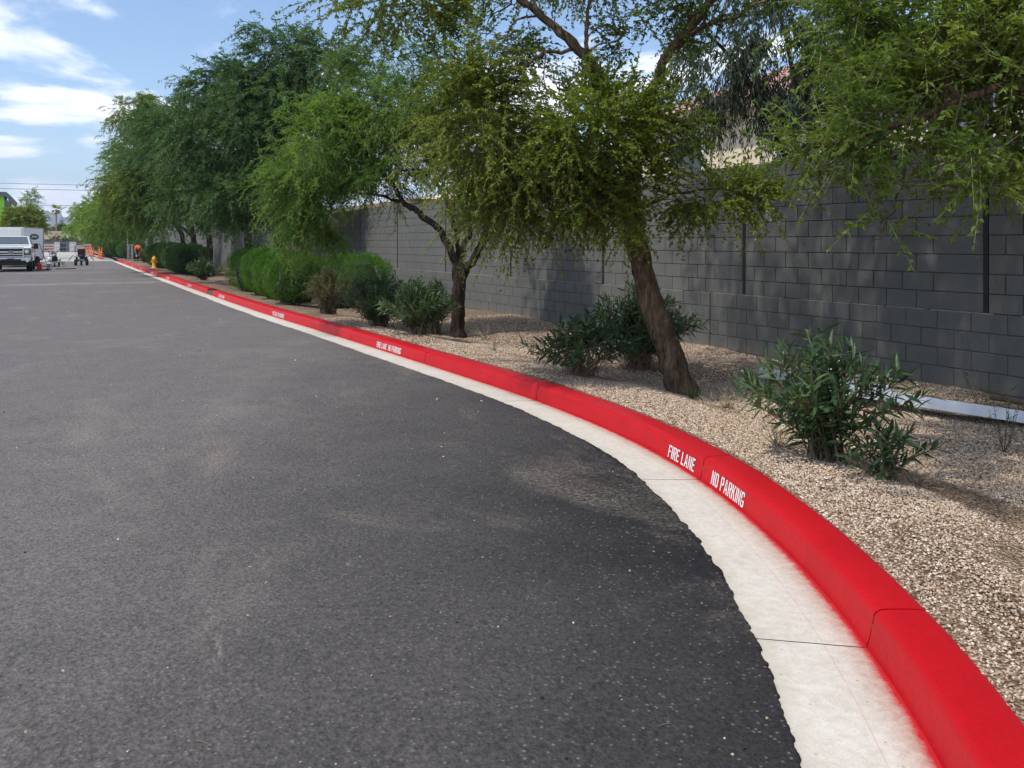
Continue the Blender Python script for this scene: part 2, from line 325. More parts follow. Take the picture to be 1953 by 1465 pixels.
class MB:
    def __init__(s): s.v = []; s.f = []
    def box(s, x0, x1, y0, y1, z0, z1, rot=None, about=None):
        b = len(s.v); P = [Vector((x, y, z)) for z in (z0, z1) for y in (y0, y1) for x in (x0, x1)]
        if rot is not None:
            c = Vector(about) if about is not None else Vector(((x0 + x1) / 2, (y0 + y1) / 2, (z0 + z1) / 2))
            Rm = Euler(rot).to_matrix(); P = [c + Rm @ (p - c) for p in P]
        s.v += P; s.f += [tuple(b + i for i in q) for q in ((0, 2, 3, 1), (4, 5, 7, 6), (0, 1, 5, 4), (2, 6, 7, 3), (0, 4, 6, 2), (1, 3, 7, 5))]
        return s
    def tube(s, pts, rad, n=8, wob=0, seed=0):
        rs = random.Random(seed); pts = [Vector(p) for p in pts]
        if not hasattr(rad, '__len__'): rad = [rad] * len(pts)
        b = len(s.v); up = Vector((0, 0, 1)); prev = None
        for i, p in enumerate(pts):
            d = (pts[min(i + 1, len(pts) - 1)] - pts[max(i - 1, 0)]).normalized()
            if prev is None:
                a = d.orthogonal().normalized()
            else:
                a = (prev - d * prev.dot(d)).normalized()
            prev = a; c = d.cross(a)
            for k in range(n):
                t = 2 * math.pi * k / n; r = rad[i] * (1 + wob * (rs.random() - .5))
                s.v.append(p + a * (math.cos(t) * r) + c * (math.sin(t) * r))
        for i in range(len(pts) - 1):
            for k in range(n):
                s.f.append((b + i * n + k, b + i * n + (k + 1) % n, b + (i + 1) * n + (k + 1) % n, b + (i + 1) * n + k))
        s.f.append(tuple(b + k for k in reversed(range(n)))); e = b + (len(pts) - 1) * n; s.f.append(tuple(e + k for k in range(n)))
        return s
    def lathe(s, prof, n=16, c=(0, 0, 0), rot=None):
        b = len(s.v); c = Vector(c); Rm = Euler(rot).to_matrix() if rot else None
        for r, z in prof:
            for k in range(n):
                t = 2 * math.pi * k / n; p = Vector((r * math.cos(t), r * math.sin(t), z)); s.v.append(c + (Rm @ p if Rm else p))
        for i in range(len(prof) - 1):
            for k in range(n):
                s.f.append((b + i * n + k, b + i * n + (k + 1) % n, b + (i + 1) * n + (k + 1) % n, b + (i + 1) * n + k))
        s.f.append(tuple(b + k for k in reversed(range(n)))); e = b + (len(prof) - 1) * n; s.f.append(tuple(e + k for k in range(n)))
        return s
    def prism(s, poly, a, bb, axis='x'):
        """poly of 2D points extruded from a to bb along axis; x: poly=(y,z), y: poly=(x,z), z: poly=(x,y)"""
        b = len(s.v); n = len(poly)
        for q in (a, bb):
            for u, v in poly:
                s.v.append(Vector((q, u, v)) if axis == 'x' else Vector((u, q, v)) if axis == 'y' else Vector((u, v, q)))
        for k in range(n): s.f.append((b + k, b + (k + 1) % n, b + n + (k + 1) % n, b + n + k))
        s.f.append(tuple(b + k for k in reversed(range(n)))); s.f.append(tuple(b + n + k for k in range(n)))
        return s
    def poly(s, P):
        b = len(s.v); s.v += [Vector(p) for p in P]; s.f.append(tuple(range(b, b + len(P)))); return s
    def build(s, name, mat, parent=None, smooth=False, bevel=0):
        me = bpy.data.meshes.new(name); me.from_pydata([tuple(v) for v in s.v], [], s.f)
        bm = bmesh.new(); bm.from_mesh(me); bmesh.ops.recalc_face_normals(bm, faces=bm.faces); bm.to_mesh(me); bm.free()
        o = link(name, me, mat, parent, smooth)
        if bevel:
            md = o.modifiers.new('bevel', 'BEVEL'); md.width = bevel; md.segments = 2; md.limit_method = 'ANGLE'
        return o
def copy_tree(o, parent=None):
    c = o.copy(); COL.objects.link(c)
    if parent is not None: c.parent = parent
    for ch in o.children: copy_tree(ch, c)
    return c
# ------------------------------------------------------------------ the kerb line
KP = np.array([(-3.2, -2.2), (-1.2, -1.35), (.35, -.25), (1.5, .72), (2.0, 1.28), (2.42, 1.84), (2.66, 2.2), (2.87, 2.52), (3.08, 2.93), (3.30, 3.37), (3.57, 3.99), (3.83, 4.72),
               (4.02, 5.5), (4.12, 6.09), (4.19, 6.7), (4.27, 8.0), (4.26, 9.3), (4.23, 11.1), (4.19, 13), (4.16, 14.3), (4.10, 16.5), (4.0, 19.8), (3.94, 24),
               (3.92, 28.3), (3.87, 40), (3.83, 48.5), (3.80, 66), (3.80, 86)])
def catmull(P, step=.02):
    out = []
    for i in range(len(P) - 1):
        p0 = P[max(i - 1, 0)]; p1 = P[i]; p2 = P[i + 1]; p3 = P[min(i + 2, len(P) - 1)]
        n = max(2, int(np.linalg.norm(p2 - p1) / step)); t = np.linspace(0, 1, n, endpoint=False)[:, None]
        d = np.linalg.norm(p2 - p1)
        m1 = (p2 - p0) / (np.linalg.norm(p2 - p1) + np.linalg.norm(p1 - p0) + 1e-9) * d; m2 = (p3 - p1) / (np.linalg.norm(p3 - p2) + np.linalg.norm(p2 - p1) + 1e-9) * d
        out.append((2 * t**3 - 3 * t**2 + 1) * p1 + (t**3 - 2 * t**2 + t) * m1 + (-2 * t**3 + 3 * t**2) * p2 + (t**3 - t**2) * m2)
    return np.vstack(out + [P[-1:]])
KC = catmull(KP)
_seg = np.r_[0, np.cumsum(np.linalg.norm(np.diff(KC, axis=0), axis=1))]
_su = np.arange(0, _seg[-1], .05)
KC = np.c_[np.interp(_su, _seg, KC[:, 0]), np.interp(_su, _seg, KC[:, 1])]
for _ in range(10):                                                  # smooth the hand-measured points
    k = np.ones(15) / 15; pad = np.pad(KC, ((7, 7), (0, 0)), mode='reflect', reflect_type='odd'); KC = np.c_[np.convolve(pad[:, 0], k, 'valid'), np.convolve(pad[:, 1], k, 'valid')]
_seg = np.r_[0, np.cumsum(np.linalg.norm(np.diff(KC, axis=0), axis=1))]
KT = np.gradient(KC, axis=0); KT /= np.linalg.norm(KT, axis=1)[:, None]
KN = np.c_[KT[:, 1], -KT[:, 0]]                                       # towards the planting bed
SMAX = _seg[-1]
def kpos(s, d=0.0):
    s = np.asarray(s, float)
    i = lambda A: np.interp(s, _seg, A)
    n = np.stack([i(KN[:, 0]), i(KN[:, 1])], -1)
    return np.stack([i(KC[:, 0]), i(KC[:, 1])], -1) + n * np.asarray(d)[..., None] if np.ndim(d) else np.stack([i(KC[:, 0]), i(KC[:, 1])], -1) + n * d
def s_at_y(y): return float(np.interp(y, KC[:, 1], _seg))
def sweep(name, prof, s0, s1, step, mat, parent, uv=False, smooth=True, wob=0.0):
    n = max(2, int(round((s1 - s0) / step)) + 1); S = np.linspace(s0, s1, n); k = len(prof)
    D = np.array([p[0] for p in prof]); Z = np.array([p[1] for p in prof])
    V = np.zeros((n, k, 3)); UV = np.zeros((n, k, 2))
    for j in range(k):
        wv = wob * (np.sin(S * 2.3 + j) + np.sin(S * 5.1 + 2 * j)) * .5
        V[:, j, :2] = kpos(S, D[j] + wv if wob else D[j]); V[:, j, 2] = Z[j] + wv * .4
        UV[:, j, 0] = S; UV[:, j, 1] = abs(D[j]) if D[j] <= 0 else 0
    idx = np.arange(n * k).reshape(n, k)
    F = np.stack([idx[:-1, :-1], idx[1:, :-1], idx[1:, 1:], idx[:-1, 1:]], -1).reshape(-1, 4)
    me = np_mesh(name, V.reshape(-1, 3), F, uv=UV.reshape(-1, 2) if uv else None)
    bm = bmesh.new(); bm.from_mesh(me)
    bm.verts.ensure_lookup_table()
    bm.faces.new([bm.verts[i] for i in idx[0]]); bm.faces.new([bm.verts[i] for i in idx[-1][::-1]])
    bmesh.ops.recalc_face_normals(bm, faces=bm.faces); bm.to_mesh(me); bm.free()
    o = link(name, me, mat, parent)
    if uv:
        me.materials.append(M['joint'])
        for p in me.polygons:
            if len(p.vertices) > 4: p.material_index = 1
    if smooth:
        me.shade_smooth()
        for p in me.polygons:
            if len(p.vertices) > 4: p.use_smooth = False
        me.set_sharp_from_angle(angle=R(50))
    return o
S1 = s_at_y(2.51)
JOINTS = [S1 - 5.6, S1 - 2.9, S1, s_at_y(4.80), s_at_y(7.97), s_at_y(11.09), s_at_y(14.34)]
while JOINTS[-1] < SMAX - 4: JOINTS.append(JOINTS[-1] + 3.05)
GAP0, GAP1 = s_at_y(28.5), s_at_y(29.55)
kerb = empty('kerb', kind='structure'); tag(kerb, 'red painted concrete kerb curving along the road')
gutter = empty('gutter', kind='structure'); tag(gutter, 'cream concrete gutter between asphalt and red kerb')
KPROF = [(0.0, -.06), (0.0, 0.004), (.006, .03), (.022, .112), (.027, .128), (.036, .141), (.050, .149), (.07, .153), (.12, .155), (.19, .155), (.225, .151), (.238, .14), (.24, -.06)]
KSEG = []
for a, b in zip(JOINTS[:-1], JOINTS[1:]):
    for lo, hi in ([(a, b)] if b < GAP0 or a > GAP1 else [(a, GAP0), (GAP1, b)] if a < GAP0 and b > GAP1 else [(a, GAP0)] if a < GAP0 else [(GAP1, b)]):
        if hi - lo < .3: continue
        g = sweep('kerb_segment', KPROF, lo + .006, hi - .006, .06 if lo < 20 else .3, M['red'], kerb, wob=.003)
        if abs(lo - GAP1) < .02:                                     # unpainted end beside the cut
            g.data.materials.append(M['rawconc'])
            for p in g.data.polygons:
                if len(p.vertices) > 4: p.material_index = 1
        KSEG.append((lo, hi, g))
GPROF = [(0.06, -.10), (0.06, -.002), (0.0, -.002), (-.012, -.001), (-.03, 0.0), (-.06, .001), (-.12, .004), (-.2, .009), (-.3, .014), (-.40, .02), (-.52, .022), (-.52, -.10)]
for a, b in zip(JOINTS[:-1], JOINTS[1:]):
    sweep('gutter_segment', GPROF, a + .004, b - .004, .1 if a < 20 else .5, M['gutter'], gutter, uv=True, smooth=True)
# joint filler below the gaps, so nothing shows through
sweep('joint_filler', [(.20, -.12), (.20, .10), (.02, .09), (.012, -.012), (-.5, .008), (-.5, -.12)], JOINTS[0], JOINTS[-1], .2, M['joint'], gutter, smooth=False)
# stencilled words on the kerb face
def letter(ch):
    t = .15; W_ = .52; g = .05
    r = lambda x0, x1, y0, y1: [(x0, y0), (x1, y0), (x1, y1), (x0, y1)]
    if ch == 'I': return [r(0, t, 0, 1)], t
    if ch == 'F': return [r(0, t, 0, 1), r(t + g, W_ * .9, .86, 1), r(t + g, W_ * .8, .45, .58)], W_ * .9
    if ch == 'E': return [r(0, t, 0, 1), r(t + g, W_ * .9, .86, 1), r(t + g, W_ * .8, .44, .57), r(t + g, W_ * .9, 0, .14)], W_ * .9
    if ch == 'L': return [r(0, t, 0, 1), r(t + g, W_ * .85, 0, .14)], W_ * .85
    if ch == 'A': return [[(0, 0), (t, 0), (.31, 1), (.20, 1)], [(W_ - t + .06, 0), (W_ + .06, 0), (.38, 1), (.325, 1), (.325, .88)], r(.16, .42, .26, .38)], W_ + .06
    if ch == 'N': return [r(0, t * .9, 0, 1), r(W_ - t * .9, W_, 0, 1), [(t + .02, 1), (t + .02, .70), (W_ - t - .01, 0), (W_ - t - .01, .32)]], W_
    if ch == 'O': return [[(0, .12), (.1, 0), (.22, 0), (.22, .13), (t, .2), (t, .8), (.22, .87), (.22, 1), (.1, 1), (0, .88)], [(W_, .12), (W_ - .1, 0), (W_ - .22, 0), (W_ - .22, .13), (W_ - t, .2), (W_ - t, .8), (W_ - .22, .87), (W_ - .22, 1), (W_ - .1, 1), (W_, .88)]], W_
    if ch == 'P': return [r(0, t, 0, 1), [(t + g, 1), (t + g, .87), (W_ - t - .03, .87), (W_ - t, .82), (W_ - t, .62), (W_ - t - .03, .56), (t + g, .56), (t + g, .43), (W_ - .09, .43), (W_, .52), (W_, .91), (W_ - .09, 1)]], W_
    if ch == 'R': return [r(0, t, 0, 1), [(t + g, 1), (t + g, .87), (W_ - t - .03, .87), (W_ - t, .82), (W_ - t, .66), (W_ - t - .03, .6), (t + g, .6), (t + g, .47), (W_ - .09, .47), (W_, .56), (W_, .91), (W_ - .09, 1)], [(.25, .45), (.39, .45), (W_ + .02, 0), (W_ - .15, 0)]], W_
    if ch == 'K': return [r(0, t, 0, 1), [(t + g, .42), (t + g, .60), (W_ - .16, 1), (W_ + .02, 1)], [(t + .10, .58), (t + .20, .68), (W_ + .04, 0), (W_ - .14, 0)]], W_ + .03
    if ch == 'G': return [[(0, .12), (.1, 0), (W_ - .08, 0), (W_, .1), (W_, .46), (W_ - .24, .46), (W_ - .24, .34), (W_ - t, .34), (W_ - t, .13), (t + .02, .13), (t, .18), (t, .46), (0, .46)], [(0, .52), (t, .52), (t, .82), (t + .03, .87), (W_ - t, .87), (W_ - t, .72), (W_, .72), (W_, .9), (W_ - .1, 1), (.1, 1), (0, .88)]], W_
    return [], .34
def words(text, s_left, h=.088, q0=.018, label=None):
    """s_left: arc position of the left end as read from the road (the far end)"""
    seg = next((g for lo, hi, g in KSEG if lo - .01 <= s_left - .05 <= hi + .01), None)
    mb = MB(); x = 0
    for ch in text:
        polys, wd = letter(ch)
        for P in polys:
            q = []
            for u, v in P:
                s = s_left - (x + u) * h * 1.08; zq = q0 + v * h
                d = np.interp(zq, [0.004, .03, .112, .128], [0, .006, .022, .027]) - .0032
                xy = kpos(s, d); q.append((float(xy[0]), float(xy[1]), zq))
            mb.poly(q)
        x += wd + (.12 if ch != ' ' else 0)
    o = mb.build('stencil_lettering', M['stencil'], seg)
    o['label'] = label or 'white stencilled words ' + text
    return x * h * 1.08
words('FIRE LANE', s_at_y(5.36)); words('NO PARKING', s_at_y(4.63))
for i, y in enumerate((13.02, 19.85, 27.2, 34.6, 42.2, 50.3, 58.2, 66.2, 74)):
    words('FIRE LANE  NO PARKING', s_at_y(y), .084)
# ------------------------------------------------------------------ ground sheets
def sheet(name, pts, z, mat, kind='structure', label=None):
    mb = MB(); mb.poly([(x, y, z) for x, y in pts]); o = mb.build(name, mat); tag(o, label, None, None, kind); return o
sheet('ground', [(-9000, -9000), (9000, -9000), (9000, 9000), (-9000, 9000)], -.14, M['ground'], label='dry bare ground beyond the pavement')
# asphalt with a ragged laid edge over the gutter
S = np.r_[np.arange(0.0, 14, .012), np.arange(14, 30, .05), np.arange(30, SMAX, .25)]
def fbm1(s, seed, sc):
    r = np.random.default_rng(seed); o = np.zeros_like(s)
    for k in range(7):
        f = sc * 2**k; g = r.normal(size=int(s.max() * f) + 3); x = s * f; i = x.astype(int); u = x - i; u = u * u * (3 - 2 * u)
        o += (g[i] * (1 - u) + g[i + 1] * u) / 1.55**k
    return o
jag = fbm1(S, 3, .8) * .0085 + np.clip(fbm1(S, 5, 14), -1, 3) * .0045
edge = kpos(S, -.415 - .01 + jag)
rows = [np.c_[edge, np.full(len(S), .016)], np.c_[kpos(S, -.425 + jag * .9 - .004), np.full(len(S), .0285)]]
for d, z in ((-.45, .0305), (-.7, .031), (-1.2, .031)): rows.append(np.c_[kpos(S, d), np.full(len(S), z)])
far = kpos(S, -1.6); far = np.c_[np.minimum(far[:, 0], far[:, 0]), far[:, 1]]
rows.append(np.c_[far, np.full(len(S), .031)])
left = far.copy(); left[:, 0] = -70 + 0 * left[:, 0]; left[:, 1] = np.maximum(left[:, 1], left[:, 1]); rows.append(np.c_[left, np.full(len(S), .031)])
V = np.stack(rows, 1); n, k, _ = V.shape; idx = np.arange(n * k).reshape(n, k)
F = np.stack([idx[:-1, :-1], idx[:-1, 1:], idx[1:, 1:], idx[1:, :-1]], -1).reshape(-1, 4)
road = link('road', np_mesh('road', V.reshape(-1, 3), F), M['asphalt'], None, True); tag(road, 'dark sealed asphalt road with dusty streaks', None, None, 'structure')
y0 = float(KC[-1, 1])
sheet('road_behind', [(-70, -30), (-3.0, -30), (-4.4, float(far[0, 1])), (-70, float(far[0, 1]))], .0309, M['asphalt'], label='asphalt behind the viewpoint')
sheet('far_pavement', [(-70, y0 - .6), (3.6, y0 - .6), (3.9, 100), (2.0, 175), (-70, 175)], -.01, M['concrete'], label='pale concrete pavement beyond the asphalt')
# planting bed of gravel: a shallow swale between the kerb and the wall
WALLX = 8.51
def gz(x, y, d):
    """height of the bed; d = metres from the kerb face"""
    lip = .148 - .006 * np.clip(d, 0, 1)
    sw = np.clip((d - .55) / 1.1, 0, 1); sw = sw * sw * (3 - 2 * sw)
    up = np.clip((d - 2.4) / 2.0, 0, 1)
    z = lip - .125 * sw + .035 * up
    return z + .018 * np.sin(x * 2.1 + y * 1.3) * np.clip(d, 0, 1) + .012 * np.sin(x * 4.7 - y * 3.1) * np.clip(d - .2, 0, 1) + .02 * np.sin(y * .8) * np.clip(d - 1, 0, 1)
def dk(x, y):
    """distance from the kerb face for points of the bed"""
    x = np.atleast_1d(x).astype(float); y = np.atleast_1d(y).astype(float)
    best = np.full(len(x), 1e9)
    K = KC[::4]
    for i0 in range(0, len(x), 4000):
        q = np.stack([x[i0:i0 + 4000], y[i0:i0 + 4000]], -1)
        m = (K[:, 1] > min(q[:, 1].min(), 80) - 6) & (K[:, 1] < q[:, 1].max() + 6)
        best[i0:i0 + 4000] = np.sqrt(((q[:, None] - K[m][None])**2).sum(-1)).min(1)
    return best
def zb(x, y):
    x = np.atleast_1d(x); y = np.atleast_1d(y); return gz(x, y, dk(x, y))
S = np.r_[np.arange(0, 26, .12), np.arange(26, SMAX, .6)]
T = np.r_[0, .03, .1, .2, np.linspace(.3, 1, 30)]
A = kpos(S, .225); endx = np.full(len(S), WALLX + .05)
V = np.zeros((len(S), len(T), 3))
B = np.c_[endx, A[:, 1]]
B[:, 1] = np.where(A[:, 1] < 6, A[:, 1] - (6 - A[:, 1]) * .25, A[:, 1])
for j, t in enumerate(T): V[:, j, :2] = A * (1 - t) + B * t
fl = V.reshape(-1, 3); fl[:, 2] = zb(fl[:, 0], fl[:, 1])
idx = np.arange(len(S) * len(T)).reshape(len(S), len(T))
F = np.stack([idx[:-1, :-1], idx[1:, :-1], idx[1:, 1:], idx[:-1, 1:]], -1).reshape(-1, 4)
bed = link('planting_bed', np_mesh('planting_bed', fl, F), M['gravel'], None, True); tag(bed, 'tan gravel planting bed between red kerb and block wall', None, None, 'structure')
sheet('far_bed', [(3.9, y0 - .3), (8.6, y0 - .3), (8.6, 190), (2.6, 190), (4.1, 100)], .10, M['gravel'], label='gravel verge along the far pavement')
# loose stones of the gravel, thickest where they show largest
def stones(name, X, Y, Z, r, mat, label, cat, lo=.25):
    n = len(X)
    base = np.array([(1, 0, 0), (-1, 0, 0), (0, 1, 0), (0, -1, 0), (0, 0, 1), (0, 0, -1)], float)
    tri = np.array([(0, 2, 4), (2, 1, 4), (1, 3, 4), (3, 0, 4), (2, 0, 5), (1, 2, 5), (3, 1, 5), (0, 3, 5)])
    V = base[None] * (r[:, None, None] * (.7 + .6 * RNG.random((n, 6, 1))))
    V[:, :, 2] *= .75
    V += RNG.normal(size=V.shape) * r[:, None, None] * .18
    a = RNG.random(n) * 6.283; tl = RNG.normal(size=n) * .5
    c, s = np.cos(a)[:, None], np.sin(a)[:, None]
    x = V[:, :, 0] * c - V[:, :, 1] * s; y = V[:, :, 0] * s + V[:, :, 1] * c; z = V[:, :, 2]
    ct, st = np.cos(tl)[:, None], np.sin(tl)[:, None]
    y, z = y * ct - z * st, y * st + z * ct
    V = np.stack([x + X[:, None], y + Y[:, None], z + Z[:, None]], -1)
    F = (tri[None] + (np.arange(n) * 6)[:, None, None]).reshape(-1, 3)
    tint = np.repeat(np.clip(lo + (1 - lo) * RNG.random(n), 0, 1), 6)
    o = link(name, np_mesh(name, V.reshape(-1, 3), F, tint), mat); tag(o, label, cat, None, 'stuff'); return o
XS, YS = [], []
for y0_, y1_, cnt in ((1.2, 3.2, 26000), (3.2, 5.2, 42000), (5.2, 8, 46000), (8, 12, 34000), (12, 17, 18000)):
    x = RNG.uniform(2.0, WALLX - .02, cnt * 2); y = RNG.uniform(y0_, y1_, cnt * 2)
    kx = np.interp(y, KC[:, 1], KC[:, 0]) + .27
    ok = x > kx
    # most of them near the kerb, where they are closest to the eye
    ok &= RNG.random(len(x)) < np.clip(1.25 - (x - kx) * .17, .3, 1)
    XS.append(x[ok][:cnt]); YS.append(y[ok][:cnt])
X, Y = np.concatenate(XS), np.concatenate(YS); D = dk(X, Y); ok = D > .235; X, Y, D = X[ok], Y[ok], D[ok]
far_ = np.hypot(X, Y)
r = RNG.uniform(.0048, .0088, len(X)) * np.clip(.8 + far_ * .045, .9, 1.5)
stones('gravel_stones', X, Y, gz(X, Y, D) + .002, r, M['pebble'], 'loose tan crushed gravel stones covering the planting bed', 'gravel', .1)
# grit and pale chips lying on the asphalt
n = 2600; X = RNG.uniform(-9, 4, n); Y = 1.0 + 30 * RNG.random(n)**1.4; ok = X < np.interp(Y, KC[:, 1], KC[:, 0]) - .55; X, Y = X[ok], Y[ok]
r = RNG.choice([.003, .004, .006, .009, .014], len(X), p=[.5, .3, .15, .035, .015])
stones('road_grit', X, Y, .031 + r * .4, r, M['pebble'], 'pale grit and small chips scattered on the asphalt', 'grit', .05)
X = RNG.uniform(-3, 3, 120); Y = RNG.uniform(1.2, 14, 120); ok = X < np.interp(Y, KC[:, 1], KC[:, 0]) - .55; X, Y = X[ok], Y[ok]
r = RNG.uniform(.003, .008, len(X))
stones('asphalt_crumbs', X, Y, .031 + r * .4, r, M['black'], 'black crumbs of asphalt lying on the road', 'crumbs')
mb = MB()
for i in range(70):
    x, y = random.uniform(-4, 2.6), random.uniform(1.6, 11)
    if x > np.interp(y, KC[:, 1], KC[:, 0]) - .55: continue
    a = random.random() * 6.28; l_ = random.uniform(.02, .07); c = random.uniform(-.4, .4)
    P = [(x + math.cos(a + c * t) * l_ * t, y + math.sin(a + c * t) * l_ * t, .034) for t in (0, .5, 1)]
    mb.tube(P, .0012, 4)
tag(mb.build('road_straw', M['deadtwig']), 'thin dry twigs and straw scattered on the asphalt', 'twigs', None, 'stuff')
# ------------------------------------------------------------------ block wall
wall = empty('block_wall', (WALLX, 0, 0), label='long dark grey painted concrete block wall behind the planting bed', cat='wall')
BL, BH, JT = .4064, .2032, .009
LEDGE, COURSES = .870, 9
TOPZ = LEDGE + COURSES * BH
_bc = {}
def block_mesh(ln, ht, dp=.05, var=0):
    key = (round(ln, 3), round(ht, 3), var)
    if key in _bc: return _bc[key]
    rs = random.Random(hash(key) & 0xffff); c = .004; h = ht / 2; y = ln / 2
    j = lambda: rs.uniform(-.0012, .0012)
    fr = [(-0.0 + j() * .6, -y + c + j(), -h + c + j()), (j() * .6, y - c + j(), -h + c + j()), (j() * .6, y - c + j(), h - c + j()), (j() * .6, -y + c + j(), h - c + j())]
    md = [(c, -y, -h), (c, y, -h), (c, y, h), (c, -y, h)]; bk = [(dp, a, b) for _, a, b in md]
    v = fr + md + bk; f = [(0, 3, 2, 1)]
    for k in range(4):
        k2 = (k + 1) % 4; f += [(k, k2, 4 + k2, 4 + k), (4 + k, 4 + k2, 8 + k2, 8 + k)]
    me = bpy.data.meshes.new('block'); me.from_pydata(v, [], f); me.materials.append(M['block']); me.update(); _bc[key] = me
    return me
SLOTS = [6.03 + 3.69 * k for k in range(-3, 30)]
blocks = []            # (centre x offset, y, z, length, height)
YEND = 62.0
for a, b in zip(SLOTS[:-1], SLOTS[1:]):
    y0, y1 = a + .028, b - .028
    if y0 > YEND: break
    for rw in range(COURSES):
        z = LEDGE + rw * BH; y = y0; first = .82 if rw % 2 == 0 else .60
        cuts = [y0, y0 + first]
        while cuts[-1] + BL < y1 - .08: cuts.append(cuts[-1] + BL)
        cuts.append(y1)
        for p, q in zip(cuts[:-1], cuts[1:]): blocks.append((0.0, (p + q) / 2, z + BH / 2, q - p, BH))
LOW0 = LEDGE - 5 * BH
for rw in range(5):
    z = LOW0 + rw * BH; y = -5.2 + (BL / 2 if rw % 2 else 0)
    while y < YEND:
        blocks.append((-.028, y + BL / 2, z + BH / 2, BL, BH)); y += BL
blocks = [q for q in blocks if q[1] > 3.2]
def near_key(q): return math.hypot(WALLX, q[1]) + (100 if q[1] < 4.9 or q[2] < .0 else 0)
blocks.sort(key=near_key)
SV, SF = [], []
for i, (dx, y, z, ln, ht) in enumerate(blocks):
    jx = random.uniform(-.0015, .0015)
    me = block_mesh(ln - JT, ht - JT, var=i % 3)
    if i < 300:
        o = link('block', me, None, wall); o.location = (dx + jx, y, z)
    else:
        b0 = len(SV); SV += [(v.co.x + dx + jx, v.co.y + y, v.co.z + z) for v in me.vertices]; SF += [[b0 + k for k in p.vertices] for p in me.polygons]
o = link('blocks', np_mesh('blocks', SV, SF), M['block'], wall); tag(o, None, None, None, 'stuff')
mb = MB(); mb.box(.013, .17, -6, YEND, LEDGE - .02, TOPZ - .004)
mb.build('mortar_core', M['mortar'], wall)
mb = MB(); mb.box(-.021, .19, -6, YEND, -.3, LEDGE - .003)
mb.build('footing_core', M['mortar'], wall)
mb = MB(); yy = 3.3; rl = random.Random(4)
while yy < 40:
    ln = rl.uniform(.25, 1.6); mb.box(-.0265 + rl.uniform(0, .006), -.002, yy, yy + ln, LEDGE - .004, LEDGE + rl.uniform(.001, .004)); yy += ln + rl.choice([.02, .05, .3])
q_ = mb.build('ledge_dust', plain('ledge_dust', (.30, .27, .22), .95, var=.35, scale=9), wall); q_['kind'] = 'stuff'
for a in SLOTS:
    if 2 < a < YEND:
        mb = MB(); mb.box(-.003, .02, a - .026, a + .026, LEDGE + .004, TOPZ + .004); mb.build('control_joint_post', M['slot'], wall)
mb = MB()
for yy in (10.42, 21.4, 32.4): mb.box(-.031, -.01, yy - .007, yy + .007, -.1, LEDGE - .004)
mb.build('expansion_joint', M['slot'], wall)
fw = MB(); fw.box(0, .2, YEND, 190, -.2, TOPZ)
for k in range(34):
    yy = YEND + 1.5 + 3.69 * k; fw.box(-.012, .0, yy - .03, yy + .03, .8, TOPZ - .02)
fw.build('far_wall_panel', M['block'], wall)
# ------------------------------------------------------------------ foliage
def leaf_cloud(P, A, Ln, Wd, tint, fold=.25, tipw=.0):
    """diamond leaves: P base points (n,3), A unit axes (n,3), lengths, widths"""
    n = len(P)
    up = RNG.normal(size=(n, 3)) + np.array([0, 0, 1.1])
    side = np.cross(A, up); side /= np.linalg.norm(side, axis=1)[:, None] + 1e-9
    nrm = np.cross(side, A)
    Ln = np.broadcast_to(Ln, (n,))[:, None]; Wd = np.broadcast_to(Wd, (n,))[:, None]
    mid = P + A * Ln * .45
    V = np.stack([P, mid + side * Wd * .5 + nrm * Wd * fold, P + A * Ln, mid - side * Wd * .5 + nrm * Wd * fold], 1)
    F = np.arange(n * 4).reshape(n, 4)
    F = np.concatenate([F[:, [0, 1, 2]], F[:, [0, 2, 3]]])
    return V.reshape(-1, 3), F, np.repeat(tint, 4)
def unit(a): return a / (np.linalg.norm(a, axis=-1, keepdims=True) + 1e-9)
DENS = 2.0
